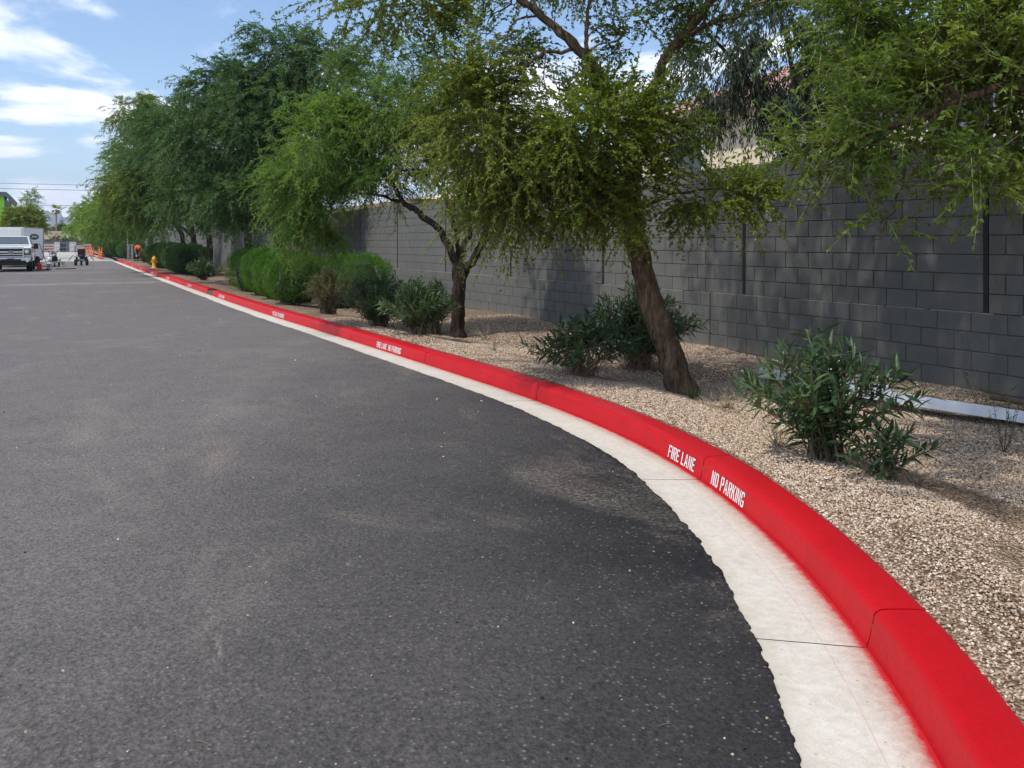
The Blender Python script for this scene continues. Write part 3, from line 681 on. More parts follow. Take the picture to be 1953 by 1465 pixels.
def sprays(lobes, K, L, leaf, droop=.5, out_bias=.8, shell=.45, jitter=.5, tb=.0, seed=1, spread=.6):
    """lobes: (cx,cy,cz,rx,ry,rz,n[,tint offset]). Every spray is a bending twig with K leaves. Returns leaf mesh data and twig lines"""
    r = np.random.default_rng(seed); PP, AA, TT, LL, WW, tw = [], [], [], [], [], []
    for lb in lobes:
        cx, cy, cz, rx, ry, rz, n = lb[:7]; t0 = lb[7] if len(lb) > 7 else 0
        n = int(n * DENS); u = unit(r.normal(size=(n, 3)))
        # clumps inside the lobe, so that light and dark groups and gaps show
        nc = max(5, n // 16); cd = unit(r.normal(size=(nc, 3))) * (shell + (1 - shell) * r.random((nc, 1)))
        ci = r.integers(0, nc, n)
        rad = cd[ci] + r.normal(size=(n, 3)) * .17 * jitter / .5
        p0 = np.array([cx, cy, cz]) + rad * np.array([rx, ry, rz])
        d = unit(unit(rad) * out_bias + r.normal(size=(n, 3)) * .55 + np.array([0, 0, .12]))
        ln = L * r.uniform(.6, 1.35, n)
        ct = r.normal(size=nc) * .17
        st = .48 + t0 + tb + ct[ci] + r.normal(size=n) * .07
        t = (np.arange(K) + .5) / K
        t = t[None, :] + r.normal(size=(n, K)) * .05
        q = p0[:, None] + d[:, None] * (ln[:, None] * t)[..., None]
        q[..., 2] -= droop * ln[:, None] * t**2
        tang = d[:, None] * np.ones((1, K, 1)); tang = tang.copy(); tang[..., 2] -= 2 * droop * t; tang = unit(tang)
        sd = unit(np.cross(tang, np.array([0, 0, 1.0]) + r.normal(size=(n, K, 3)) * .35)); sgn = np.where(np.arange(K) % 2, 1, -1)[None, :, None]
        ax = unit(tang * .55 + sd * sgn * spread + r.normal(size=(n, K, 3)) * .28 + np.array([0, 0, -leaf.get('hang', .1)]))
        PP.append(q.reshape(-1, 3)); AA.append(ax.reshape(-1, 3)); TT.append(np.clip((st[:, None] + r.normal(size=(n, K)) * .10).reshape(-1), 0, 1))
        LL.append(leaf['l'] * r.uniform(.65, 1.25, n * K)); WW.append(leaf['w'] * r.uniform(.7, 1.25, n * K))
        tw.append(np.stack([p0, p0 + d * ln[:, None] * .5 - np.array([0, 0, 1]) * (droop * ln * .25)[:, None], p0 + d * ln[:, None] - np.array([0, 0, 1]) * (droop * ln)[:, None]], 1))
    return np.concatenate(PP), np.concatenate(AA), np.concatenate(LL), np.concatenate(WW), np.concatenate(TT), np.concatenate(tw)
def twig_mesh(name, lines, r0, r1, mat, parent):
    """lines (n,k,3) as thin three-sided tubes"""
    n, k, _ = lines.shape
    d = unit(lines[:, -1] - lines[:, 0]); a = unit(np.cross(d, np.array([.3, .2, 1.0]))); b = np.cross(d, a)
    V = np.zeros((n, k, 3, 3)); rr = np.linspace(1, 0, k)
    for j in range(k):
        rad = r1 + (r0 - r1) * rr[j]
        rad = rad if np.ndim(rad) else np.full(n, rad)
        for q in range(3):
            V[:, j, q] = lines[:, j] + (a * math.cos(q * 2.094) + b * math.sin(q * 2.094)) * rad[:, None]
    idx = np.arange(n * k * 3).reshape(n, k, 3)
    F = np.concatenate([np.stack([idx[:, :-1, q], idx[:, :-1, (q + 1) % 3], idx[:, 1:, (q + 1) % 3], idx[:, 1:, q]], -1).reshape(-1, 4) for q in range(3)])
    o = link(name, np_mesh(name, V.reshape(-1, 3), F), mat, parent); o['kind'] = 'stuff'
    return o
def smooth_line(P, n=6):
    P = np.array(P, float); out = []
    for i in range(len(P) - 1):
        p0, p1, p2, p3 = P[max(i - 1, 0)], P[i], P[i + 1], P[min(i + 2, len(P) - 1)]
        for t in np.linspace(0, 1, n, endpoint=False):
            out.append(.5 * (2 * p1 + (p2 - p0) * t + (2 * p0 - 5 * p1 + 4 * p2 - p3) * t**2 + (3 * p1 - p0 - 3 * p2 + p3) * t**3))
    out.append(P[-1]); return np.array(out)
def tree(label, loc, trunk, limbs, groups, bark, twigmat, seed=1, rz=-YAW, name='tree', group=None, wob=.22, n_sec=10, twig_r=.005, cat='tree'):
    """trunk / limbs: lists of (x,y,z,r) in the tree's own frame; groups: list of dict(mat, lobes, K, L, leaf, ...)"""
    t = empty(name, loc, rz, label, cat, group)
    rs = np.random.default_rng(seed)
    TL = smooth_line(trunk); TL[:, :2] += np.cumsum(rs.normal(size=(len(TL), 2)) * .006, 0) * (np.arange(len(TL)) > 2)[:, None]
    TL[0, 2] -= .15
    MB().tube(TL[:, :3], TL[:, 3] * np.r_[1.3, 1.12, np.ones(len(TL) - 2)], 14, wob, seed).build('trunk', bark, t, True)
    limb_pts = [TL[len(TL) // 2:]]
    for i, lm in enumerate(limbs):
        q = smooth_line(lm); q[1:, :3] += rs.normal(size=(len(q) - 1, 3)) * .012 * (len(q) > 3)
        MB().tube(q[:, :3], np.maximum(q[:, 3], .006), 9, wob, seed + i).build('branch', bark, t, True); limb_pts.append(q)
    LP = np.concatenate(limb_pts)
    for gi, g in enumerate(groups):
        P, A, Ln, Wd, T, tw = sprays(g['lobes'], g['K'], g['L'], g['leaf'], g.get('droop', .5), g.get('out', .8), g.get('shell', .45), g.get('jit', .5), 0, seed * 13 + gi, g.get('spread', .6))
        V, F, tint = leaf_cloud(P, A, Ln, Wd, T)
        o = link('crown', np_mesh('crown', V, F, tint), g['mat'], t); o['kind'] = 'stuff'
        twig_mesh('twigs', tw, twig_r, twig_r * .35, g.get('twig', twigmat), t)
        # boughs from the limbs into the lobes and on to the sprays
        lines, rad = [], []
        for lb in g['lobes']:
            c = np.array(lb[:3]); rr = np.array(lb[3:6])
            for q in range(n_sec if lb[6] > 60 else 3):
                e = c + unit(rs.normal(size=3)) * rr * rs.uniform(.35, .95)
                j = np.argmin(np.linalg.norm(LP[:, :3] - e, axis=1) + rs.random(len(LP)) * .5)
                s = LP[j, :3]; dd = e - s; l_ = np.linalg.norm(dd); m1 = s + dd * .35 + rs.normal(size=3) * .08 * l_ + np.array([0, 0, .1 * l_]); m2 = s + dd * .7 + rs.normal(size=3) * .07 * l_ + np.array([0, 0, .09 * l_])
                lines.append(smooth_line([s, m1, m2, e], 3)); rad.append(min(LP[j, 3] * .6, .010 + .011 * l_))
        if lines: twig_mesh('boughs', np.array(lines), np.array(rad), .003, bark, t)
    return t
OV = dict(l=.046, w=.026, hang=.15); FE = dict(l=.09, w=.018, hang=.2)
# the leaning tree
tree('leaning brown tree with rough bark and airy canopy beside pink flowered oleander', (5.73, 7.48, float(zb(5.73, 7.48)[0])),
     [(0, 0, 0, .150), (-.10, 0, .35, .135), (-.22, 0, .70, .128), (-.36, .02, 1.15, .118), (-.46, .02, 1.6, .112), (-.51, .03, 2.0, .108), (-.54, .05, 2.33, .10)],
     [[(-.54, .05, 2.2, .085), (-.44, .08, 2.75, .07), (-.33, .1, 3.1, .062), (-.15, .1, 3.54, .056), (.12, .12, 3.88, .048), (.5, .2, 4.4, .035), (.9, .3, 5.1, .02)],
      [(-.54, .05, 2.2, .085), (-.68, 0, 2.75, .07), (-.85, -.05, 3.2, .058), (-1.0, -.08, 3.48, .055), (-1.35, -.1, 3.82, .047), (-1.74, -.1, 4.14, .036), (-2.3, 0, 4.65, .022)],
      [(-1.0, -.08, 3.48, .03), (-1.0, .1, 3.8, .022), (-.95, .25, 4.3, .015)], [(.0, .1, 3.75, .028), (.35, .0, 3.9, .02), (.65, -.1, 3.92, .012)],
      [(-1.1, -.08, 3.6, .022), (-1.5, -.2, 3.5, .016), (-1.75, -.3, 3.25, .010)], [(-.5, .03, 1.95, .03), (-.9, -.2, 2.35, .025), (-1.5, -.35, 2.55, .018), (-2.1, -.4, 2.45, .008)],
      [(-.5, .03, 1.9, .02), (-.1, -.2, 2.1, .014), (.5, -.3, 2.12, .007)], [(-.5, .03, 2.1, .03), (-.8, .25, 2.9, .022), (-1.3, .4, 3.3, .012)]],
     [dict(mat=M['leaf_lime'], K=22, L=.34, leaf=OV, droop=.22, twig=M['twig'], lobes=[
         (-3.0, .3, 4.25, 1.0, .9, .50, 190, -.12), (-1.3, .3, 4.75, 1.3, 1.2, .42, 260, -.15), (.5, .2, 4.35, .9, 1.0, .5, 170, -.15), (-2.2, .1, 3.60, .7, .7, .35, 75, -.08),
         (-.35, .2, 3.75, .5, .7, .35, 45, -.1), (-1.0, -.3, 2.72, .75, .8, .58, 440, .05), (-.62, -.35, 2.15, .38, .4, .5, 150, .2),
         (-1.25, -.35, 1.98, .72, .6, .2, 150, .1), (.28, -.25, 2.06, .62, .45, .18, 120, .05), (-.2, -.1, 2.75, .35, .5, .4, 60, -.05), (-.6, 1.9, 5.7, 1.3, 1.3, 1.1, 260, -.1), (-.1, 0, 6.0, 1.7, 1.6, 1.2, 380, -.1), (.8, -1.5, 5.7, 1.3, 1.3, 1.1, 260, -.1), (1.3, .4, 5.2, .8, 1.0, .7, 110, -.1)]),  # the high lobes above the view are added to keep the wall shaded
      dict(mat=M['leaf_yellow'], K=26, L=.42, leaf=dict(l=.05, w=.02, hang=.3), droop=.4, twig=M['twig'], lobes=[(-2.1, -.25, 2.75, .50, .7, .75, 420, .0), (-1.65, -.3, 2.2, .45, .6, .4, 150, .02), (-2.0, -.3, 1.95, .3, .5, .2, 30, .1)])],
     M['bark_brown'], M['twig'], 21, wob=.34)
# the forked tree
tree('dark trunked tree forking low into several limbs with feathery light green crown', (5.97, 14.04, float(zb(5.97, 14.04)[0])),
     [(0, 0, 0, .125), (0, 0, .4, .112), (.0, 0, .8, .112), (.02, 0, 1.15, .118)],
     [[(0, 0, 1.0, .085), (-.1, 0, 1.41, .07), (-.31, 0, 1.82, .06), (-.66, .05, 2.13, .052), (-.95, .05, 2.31, .045), (-1.12, .1, 2.65, .035), (-1.6, .2, 3.1, .02)],
      [(.04, 0, 1.0, .085), (.29, 0, 1.35, .07), (.47, .05, 1.75, .058), (.56, .1, 2.36, .045), (.5, .2, 3.0, .03), (.4, .3, 3.7, .015)],
      [(.03, 0, 1.1, .06), (.1, .05, 1.55, .05), (.2, .1, 1.85, .043), (.15, .2, 2.4, .034), (-.1, .3, 3.1, .022), (-.4, .4, 3.8, .012)],
      [(.02, .02, 1.1, .05), (-.02, .15, 1.6, .04), (-.2, .3, 2.3, .03), (-.6, .4, 2.85, .022), (-1.1, .4, 2.9, .012)],
      [(-.95, .05, 2.31, .03), (-1.4, 0, 2.45, .022), (-2.0, 0, 2.5, .012)], [(-.1, .3, 3.0, .02), (-.5, .2, 3.05, .018), (-1.0, .15, 2.98, .010)]],
     [dict(mat=M['leaf_feather'], K=24, L=.42, leaf=FE, droop=.55, lobes=[
         (-2.35, .2, 3.25, .85, 1.0, .85, 430, .12), (-2.7, .1, 2.45, .6, .8, .55, 210, .05), (-1.15, .4, 3.95, 1.0, 1.1, .55, 380, .10), (-.8, .6, 3.25, .8, .9, .5, 190, -.1),
         (.35, .5, 3.4, .7, .9, .8, 240, -.05), (-2.6, .2, 1.85, .5, .6, .3, 90, .02), (-1.3, .3, 2.75, .6, .8, .3, 110, -.15), (.9, .6, 2.7, .5, .7, .6, 80, -.1), (-1.2, .6, 4.95, 1.2, 1.2, .5, 150, -.05)])],  # the topmost lobe is added to shade the wall behind
     M['bark_dark'], M['twig'], 22, wob=.3)
# tall mesquites further down the bed
FD = dict(l=.15, w=.036, hang=.2)
def mesquite(label, X, Y, h0, lobes, mat, seed, rt=.17, leaf=FD, fork=1.9, K=24, L=.62, extra=None):
    zg = float(zb(X, Y)[0]); top = [l for l in lobes]
    limbs = []
    for i, l in enumerate(lobes[:6]):
        limbs.append([(0, 0, fork, rt * .6), (l[0] * .25, l[1] * .3, fork + (l[2] - fork) * .35 + .2, rt * .45), (l[0] * .6, l[1] * .6, fork + (l[2] - fork) * .7 + .2, rt * .3), (l[0], l[1], l[2] + .3, rt * .12)])
    g = [dict(mat=mat, K=K, L=L, leaf=leaf, droop=.5, lobes=lobes)]
    if extra: g.append(dict(mat=extra[0], K=K, L=L * .9, leaf=leaf, droop=.55, lobes=extra[1]))
    return tree(label, (X, Y, zg), [(0, 0, 0, rt), (.03, 0, fork * .5, rt * .86), (-.04, 0, fork + .25, rt * .8)], limbs, g, M['bark_dark'], M['twig'], seed, twig_r=.008)
mesquite('tallest feathery dark green tree rising behind the clipped hedge mounds', 6.0, 28.9, 0, [
    (-1.3, 0, 5.2, 1.9, 1.8, 1.5, 520, -.05), (.15, 0, 7.55, 1.15, 1.2, 1.25, 260, .02), (-1.9, .3, 6.75, 1.35, 1.4, .8, 270, .0), (1.35, .2, 6.6, 1.0, 1.2, 1.3, 230, -.02), (-1.0, -.3, 3.2, 1.4, 1.3, .8, 300, -.05), (.9, .1, 4.5, 1.2, 1.3, 1.3, 300, -.08),
    (-.3, 0, 6.2, 1.6, 1.5, 1.0, 260, .0), (.2, -.2, 2.6, .8, 1.0, .45, 90, .08)], M['leaf_dark'], 31)
mesquite('dark green tree just left of the tallest one, trunk hidden by hedge', 6.0, 34.1, 0, [
    (-1.7, 0, 5.0, 1.9, 1.9, 1.7, 430, -.05), (-1.9, -.3, 3.1, 1.6, 1.6, .85, 300, .05), (-.3, .4, 6.4, 1.5, 1.5, 1.0, 220, -.05), (.3, .2, 4.0, 1.4, 1.6, 1.4, 220, -.12), (-3.0, -.2, 6.0, 1.1, 1.2, .9, 130, .05)], M['leaf_dark'], 32)
mesquite('tree with olive green lower boughs over the dark mounds', 6.0, 44.5, 0, [
    (-1.9, 0, 5.6, 2.0, 2.0, 1.9, 380, 0), (-2.6, -.4, 3.6, 1.5, 1.7, 1.1, 300, .05), (-.2, 0, 4.2, 1.6, 1.8, 1.5, 220, -.1), (-1.6, .2, 7.6, 1.5, 1.5, .9, 150, 0)], M['leaf_dark'], 33, extra=(M['leaf_yellow'], [(-3.3, -.6, 4.1, 1.3, 1.5, 1.2, 280, .05), (-2.8, -.5, 3.2, 1.2, 1.3, .4, 110, 0)]))
mesquite('tall tree with its sunlit top coloured yellow at the left end of the row', 6.0, 50.5, 0, [
    (-2.9, 0, 5.4, 1.8, 2.2, 2.4, 420, -.02), (-1.6, 0, 7.5, 1.7, 1.9, 1.4, 240, 0), (-3.3, -.2, 3.2, 1.5, 1.7, 1.1, 240, -.1), (-.5, 0, 4.5, 1.6, 1.8, 1.8, 180, -.12)], M['leaf_feather'], 34, leaf=dict(l=.15, w=.03, hang=.3), extra=(M['leaf_yellow'], [(-3.4, -.3, 8.5, 1.2, 1.3, .75, 170, .05), (-2.4, -.3, 9.0, .8, 1.0, .6, 70, .05)]))  # yellower leaves colour in the sunlit top left of the crown
mesquite('deep green tree behind the grey pole and the person in red', 6.2, 57.5, 0, [
    (-3.0, 0, 4.6, 1.9, 2.2, 2.0, 340, -.12), (-1.6, 0, 3.6, 1.8, 2.0, 1.4, 240, -.15), (-2.4, 0, 7.0, 1.7, 2.0, 1.5, 180, -.05)], M['leaf_feather'], 35, leaf=dict(l=.16, w=.032, hang=.3))
FL = dict(l=.28, w=.075, hang=.3)
for i, (X, Y, rr, zt, lab) in enumerate(((5.6, 96, 3.3, 6.9, 'nearest of the rounded light green trees beyond the asphalt'), (5.2, 112, 3.8, 7.6, 'middle rounded light green tree of the far row'), (4.6, 132, 4.2, 8.6, 'farthest rounded green tree beside the orange barriers'))):
    mesquite(lab, X, Y, 0, [(-rr * .55, 0, zt * .60, rr * .75, rr * .8, zt * .24, 210, .3), (-rr * .1, 0, zt * .78, rr * .7, rr * .8, zt * .18, 140, .28), (-rr * .5, 0, zt * .46, rr * .8, rr * .9, zt * .10, 150, .15), (rr * .5, 0, zt * .52, rr * .7, rr * .8, zt * .26, 120, 0)], M['leaf_feather'], 40 + i, rt=.2, leaf=FL, L=.9, fork=2.0)
# the near tree at the right, its trunk out of frame; long boughs hang into the picture
NL = dict(l=.062, w=.030, hang=.25)
tree('near tree at the right whose long leafy boughs hang in front of the wall', (6.55, 3.35, float(zb(6.55, 3.35)[0])),
     [(0, 0, 0, .16), (.02, 0, .8, .14), (-.03, 0, 1.6, .13), (-.05, 0, 2.0, .12)],
     [[(-.05, 0, 1.9, .07), (-.5, .1, 2.55, .05), (-1.0, .25, 2.62, .032), (-1.6, .35, 2.42, .018), (-2.2, .45, 2.22, .008)],
      [(-.05, 0, 1.9, .06), (-.5, .3, 2.35, .04), (-1.0, .6, 2.38, .026), (-1.5, .8, 2.20, .015), (-1.95, .9, 2.02, .006)],
      [(-.05, 0, 2.0, .09), (-.6, .3, 3.1, .06), (-1.2, .6, 3.6, .04), (-1.9, .9, 3.6, .02), (-2.5, 1.0, 3.4, .008)],
      [(-.05, 0, 2.0, .08), (.3, .2, 3.2, .06), (.6, .5, 4.4, .03)], [(-.05, 0, 2.0, .08), (-.5, -.3, 3.2, .06), (-1.5, -.8, 4.1, .04), (-2.8, -1.4, 4.4, .02)], [(-.05, 0, 2.0, .08), (-.2, .6, 3.2, .06), (-.4, 1.2, 4.3, .03)],  # the longest limb here is added to carry the shading lobe
      [(-1.3, .3, 2.55, .012), (-1.52, .3, 2.3, .010), (-1.62, .28, 2.0, .008), (-1.72, .26, 1.75, .006), (-1.84, .24, 1.55, .004)],
      [(-.3, .1, 2.2, .03), (-.7, .15, 2.15, .02), (-1.1, .2, 2.0, .010), (-1.35, .2, 1.92, .005)]],
     [dict(mat=M['leaf_near'], K=15, L=.42, leaf=NL, droop=.12, twig=M['twig_pale'], lobes=[
         (-1.0, .4, 2.72, .75, .5, .34, 230, .05), (-1.7, .5, 2.42, .55, .45, .22, 95, .02), (-.85, .3, 2.25, .55, .4, .15, 55, .05), (-2.1, .6, 2.2, .3, .3, .1, 22, .05), (-1.15, .2, 1.97, .22, .2, .07, 20, .12), (-.7, .2, 2.02, .25, .25, .08, 14, 0),
         (-1.2, .8, 3.2, .75, .7, .40, 260, 0), (-.3, .6, 3.1, .8, .8, .45, 200, -.05), (-1.75, 1.0, 3.35, .45, .5, .2, 60, -.02), (-1.77, .27, 1.78, .06, .06, .18, 7, .0),
         (0, 0, 4.9, 1.5, 1.5, 1.0, 330, -.05), (-.6, 1.6, 4.9, 1.4, 1.4, 1.0, 330, -.05), (-1.2, 2.4, 4.8, .9, 1.0, .6, 110, -.05), (-2.9, -1.5, 4.5, 1.1, 1.1, .5, 230, -.05)])],  # high lobes out of view, added to shade the wall and the bed
     M['bark_brown'], M['twig_pale'], 51, n_sec=9, twig_r=.0035)
# weeping dark tree beyond the wall
tree('dark weeping tree with long hanging leaves behind the block wall', (11.2, 11.4, -.05),
     [(0, 0, 0, .14), (.03, 0, 1.5, .12), (-.05, 0, 3.0, .10)],
     [[(-.05, 0, 2.8, .07), (-.8, 0, 4.3, .05), (-1.6, -.2, 5.2, .025)], [(-.05, 0, 2.8, .07), (.5, .1, 4.4, .05), (1.0, .2, 5.4, .025)], [(-.05, 0, 2.9, .06), (0, .3, 4.5, .04), (-.3, .4, 6.0, .02)]],
     [dict(mat=M['leaf_weep'], K=18, L=.55, leaf=dict(l=.13, w=.026, hang=1.0), droop=.9, spread=.5, lobes=[
         (-1.3, 0, 4.6, .8, 1.0, .7, 120), (-.4, 0, 5.0, 1.0, 1.0, .8, 150), (.8, 0, 4.7, .9, 1.0, .9, 160), (-.9, -.1, 3.9, .7, .8, .3, 60), (1.3, .1, 4.0, .7, .8, .5, 90), (.2, .2, 5.9, 1.5, 1.4, .5, 140), (.2, 0, 4.2, .5, .7, .4, 50)])],
     M['bark_dark'], M['twig'], 52, twig_r=.004)
# ------------------------------------------------------------------ shrubs
def lance_mesh(ln=.13, wd=.026, seg=3):
    """one folded lance leaf along +x, bending down"""
    V, F = [], []
    prof = [0.15, 1.0, .85, 0.02]
    for i in range(seg + 1):
        t = i / seg; z = -.18 * ln * t * t; h = wd * .5 * prof[min(i, 3)]
        V += [(ln * t, -h, z + h * .35), (ln * t, 0, z), (ln * t, h, z + h * .35)]
    for i in range(seg):
        b = i * 3; F += [(b, b + 3, b + 4, b + 1), (b + 1, b + 4, b + 5, b + 2)]
    return np.array(V), np.array(F)
LV, LF = lance_mesh()
def lance_cloud(P, A, sc, tint):
    n = len(P); up = RNG.normal(size=(n, 3)) * .5 + np.array([0, 0, 1.]); side = unit(np.cross(up, A)); nr = np.cross(A, side)
    V = P[:, None] + (A[:, None] * LV[None, :, :1] + side[:, None] * LV[None, :, 1:2] + nr[:, None] * LV[None, :, 2:3]) * sc[:, None, None]
    F = (LF[None] + (np.arange(n) * len(LV))[:, None, None]).reshape(-1, 4)
    return V.reshape(-1, 3), F, np.repeat(tint, len(LV))
def oleander(label, X, Y, h, wdt, n_stem, n_leaf, seed, mat=None, leafs=1.0, flowers=0, tops=None, dead=0, single=0, bare=.35, lean=(0, 0), flowercol=None):
    z0 = float(zb(X, Y)[0]); t = empty('oleander_bush', (X, Y, z0 - .01), 0, label, 'shrub')
    r = np.random.default_rng(seed); mat = mat or M['leaf_oleander']
    lines, P, A, S_, T_, tips = [], [], [], [], [], []
    for i in range(n_stem):
        a = r.random() * 6.283; q = r.random()**.7
        tip = np.array([math.cos(a) * wdt * .5 * q + lean[0], math.sin(a) * wdt * .5 * q + lean[1], h * (1 - .45 * q) * r.uniform(.68, 1.0)])
        b = np.array([r.normal() * .07, r.normal() * .07, 0])
        m = b * .5 + tip * .5 + np.array([-math.cos(a) * .05, -math.sin(a) * .05, .04 * h]) + r.normal(size=3) * .03
        ln = smooth_line([b, m, tip], 4); lines.append(ln)
        t0 = r.normal() * .16
        for k in range(n_leaf):
            u = bare + (1 - bare) * (k + r.random()) / n_leaf; u = u**.8
            f = u * (len(ln) - 1); j = min(int(f), len(ln) - 2); p = ln[j] + (ln[j + 1] - ln[j]) * (f - j); tg = unit(ln[j + 1] - ln[j])
            an = k * 2.1 + r.random(); o1 = unit(np.cross(tg, [.3, .5, .2])); o2 = np.cross(tg, o1)
            ax = unit(tg * r.uniform(.2, 1.0) * (.5 + u) + (o1 * math.cos(an) + o2 * math.sin(an)) * .9 + np.array([0, 0, -.1 + .25 * u]))
            P.append(p); A.append(ax); S_.append(leafs * r.uniform(.6, 1.15)); T_.append(.42 + t0 + r.normal() * .14)
        tips.append(tip)
    P, A, S_, T_ = map(np.array, (P, A, S_, T_)); T_ = np.clip(T_, 0, 1)
    twig_mesh('stems', np.array(lines), .008, .003, M['deadtwig'] if dead else M['twig'], t)
    if dead:
        dl = []
        for i in range(dead):
            a = r.random() * 6.283; e = np.array([math.cos(a) * wdt * .45 * r.random() + lean[0], math.sin(a) * wdt * .45 * r.random() + lean[1], h * r.uniform(.2, .7)]); s0 = np.array([r.normal() * .08, r.normal() * .08, 0])
            dl.append(smooth_line([s0, (s0 + e) / 2 + r.normal(size=3) * .06, e], 4))
        twig_mesh('dead_twigs', np.array(dl), .005, .0025, M['deadtwig'], t)
    order = np.argsort(P[:, 0] * .447 + P[:, 1] * .894)               # the leaves on the near side
    if single:
        me = np_mesh('leaf', LV, LF, np.full(len(LV), .45)); me.materials.append(mat)
        mes = []
        for tv in (.15, .35, .5, .7, .9):
            q = np_mesh('leaf', LV, LF, np.full(len(LV), tv)); q.materials.append(mat); mes.append(q)
        for i in order[:single]:
            q = link('leaf', mes[int(min(4, max(0, T_[i] * 5)))], None, t)
            ax = Vector(A[i]); up = Vector((r.normal() * .5, r.normal() * .5, 1)); sd = up.cross(ax).normalized(); nn = ax.cross(sd)
            Mx = Matrix((ax, sd, nn)).transposed().to_4x4(); Mx = Matrix.Translation(P[i]) @ Mx @ Matrix.Scale(S_[i], 4); q.matrix_local = Mx
        order = order[single:]
    V, F, tint = lance_cloud(P[order], A[order], S_[order], T_[order])
    o = link('foliage', np_mesh('foliage', V, F, tint), mat, t); o['kind'] = 'stuff'
    for i in range(flowers):
        p = Vector(tips[i % len(tips)]) + Vector((r.normal() * .05, r.normal() * .05, .03 + r.random() * .04)); mb = MB(); s = r.uniform(.009, .017)
        for k in range(5):
            an = k * 1.2566 + r.random() * .3; d1 = Vector((math.cos(an), math.sin(an), .5)); sd = Vector((-math.sin(an), math.cos(an), 0))
            mb.poly([p, p + (d1 * .7 + sd * .45) * s, p + d1 * s * 1.3, p + (d1 * .7 - sd * .45) * s])
        mb.build('flower', flowercol or M['petal'], t)
    return t
oleander('leggy green oleander nearest the kerb, in front of the white metal channel', 4.60, 4.42, .98, 1.30, 62, 24, 61, single=300, flowers=8, bare=.2, leafs=1.0)
oleander('small dark oleander clump at the foot of the near oleander beside the kerb gravel', 4.62, 3.98, .42, .75, 18, 16, 62, bare=.15, leafs=.9)
oleander('oleander with white flowers and many bare brown twigs left of the leaning trunk', 5.05, 8.45, .76, 1.4, 60, 20, 63, dead=70, flowers=12, bare=.45)
oleander('tall dark oleander with pale pink flowers behind the leaning trunk', 6.3, 9.1, 1.18, 1.7, 130, 24, 64, dead=14, flowers=18, bare=.25, flowercol=plain('pink_petal', (.75, .52, .50), .6, var=.1))
oleander('wide oleander left of the forked tree', 4.98, 13.3, .98, 1.3, 105, 24, 65, dead=10, flowers=3, bare=.2)
oleander('oleander beyond the FIRE LANE words, left neighbour of the wide one', 4.95, 15.2, 1.12, 1.6, 120, 24, 66, flowers=5, bare=.15)
oleander('oleander tight against the forked trunk', 5.7, 14.45, 1.08, .9, 50, 22, 67, bare=.3)
oleander('olive brown fine leaved bush at the end of the clipped hedge', 4.82, 18.2, 1.12, 1.15, 150, 28, 68, mat=M['leaf_olive'], leafs=.62, bare=.12)
oleander('low olive bush between gravel patches in front of the grey wall', 5.35, 17.0, .62, .9, 50, 20, 69, mat=M['leaf_olive'], leafs=.7, bare=.15)
oleander('dull brown green bush right of the dark mounds', 4.95, 38.5, 1.05, 1.7, 80, 24, 70, mat=M['leaf_oleander'], leafs=1.3, bare=.2)
oleander('flowering olive shrub behind the yellow hydrant', 6.1, 66, 1.9, 3.6, 120, 22, 71, mat=M['leaf_olive'], leafs=2.4, bare=.1)
oleander('straggly olive shrub right of the person in red', 5.55, 78.5, 1.35, 1.1, 60, 18, 72, mat=M['leaf_olive'], leafs=2.0, bare=.1)
def hedge(label, X, Y, rx, ry, h, seed, n=15000, mat=None, ls=.05, group='clipped hedge mounds'):
    z0 = float(zb(X, Y)[0]) if Y < 84 else .1
    t = empty('clipped_hedge', (X, Y, z0), 0, label, 'hedge', group); r = np.random.default_rng(seed)
    u = unit(r.normal(size=(n, 3))); u[:, 2] = np.abs(u[:, 2]) * np.where(r.random(n) < .36, -.85, 1)
    az = np.arctan2(u[:, 1], u[:, 0]); el = np.arcsin(np.clip(u[:, 2], -1, 1))
    # soft vertical lobes and dents of a sheared shrub
    bump_ = 1 + .07 * np.sin(az * 5 + seed) * np.cos(el * 1.5) + .05 * np.sin(az * 9 + el * 4 + seed) + .035 * np.sin(az * 17 - el * 9)
    rad = bump_ * (1 - .16 * r.random(n)**2.0)
    c = np.array([0, 0, h * .52]); sup = np.sign(u) * np.abs(u)**.8
    P = c + sup * rad[:, None] * np.array([rx, ry, h * .52])
    A = unit(u * .8 + r.normal(size=(n, 3)) * .45 + np.array([0, 0, .45]))
    T_ = np.clip(.42 + .2 * np.sin(az * 5 + seed) + r.normal(size=n) * .15, 0, 1)
    V, F, tint = leaf_cloud(P - A * ls * .4, A, ls * r.uniform(.6, 1.3, n), ls * .34 * r.uniform(.7, 1.3, n), T_)
    o = link('foliage', np_mesh('foliage', V, F, tint), mat or M['leaf_hedge'], t); o['kind'] = 'stuff'
    # solid core coloured dark for the shade deep inside the foliage
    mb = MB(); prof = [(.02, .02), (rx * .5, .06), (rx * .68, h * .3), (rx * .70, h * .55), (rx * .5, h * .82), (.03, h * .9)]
    mb.lathe(prof, 14); q = mb.build('shade_core', M['inner'], t); q.scale = (1, ry / rx, 1)
    st = []
    for i in range(10):
        a = r.random() * 6.28; st.append(smooth_line([(math.cos(a) * .05, math.sin(a) * .05, -.05), (math.cos(a) * rx * .3, math.sin(a) * ry * .3, .2), (math.cos(a) * rx * .6, math.sin(a) * ry * .6, h * .6)], 3))
    twig_mesh('stems', np.array(st), .02, .008, M['twig'], t)
    return t
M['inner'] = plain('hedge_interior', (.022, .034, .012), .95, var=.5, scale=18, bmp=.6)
hedge('bright green clipped hedge mound nearest the kerb cut, first of its row', 5.35, 28.9, .92, .95, 1.42, 1)
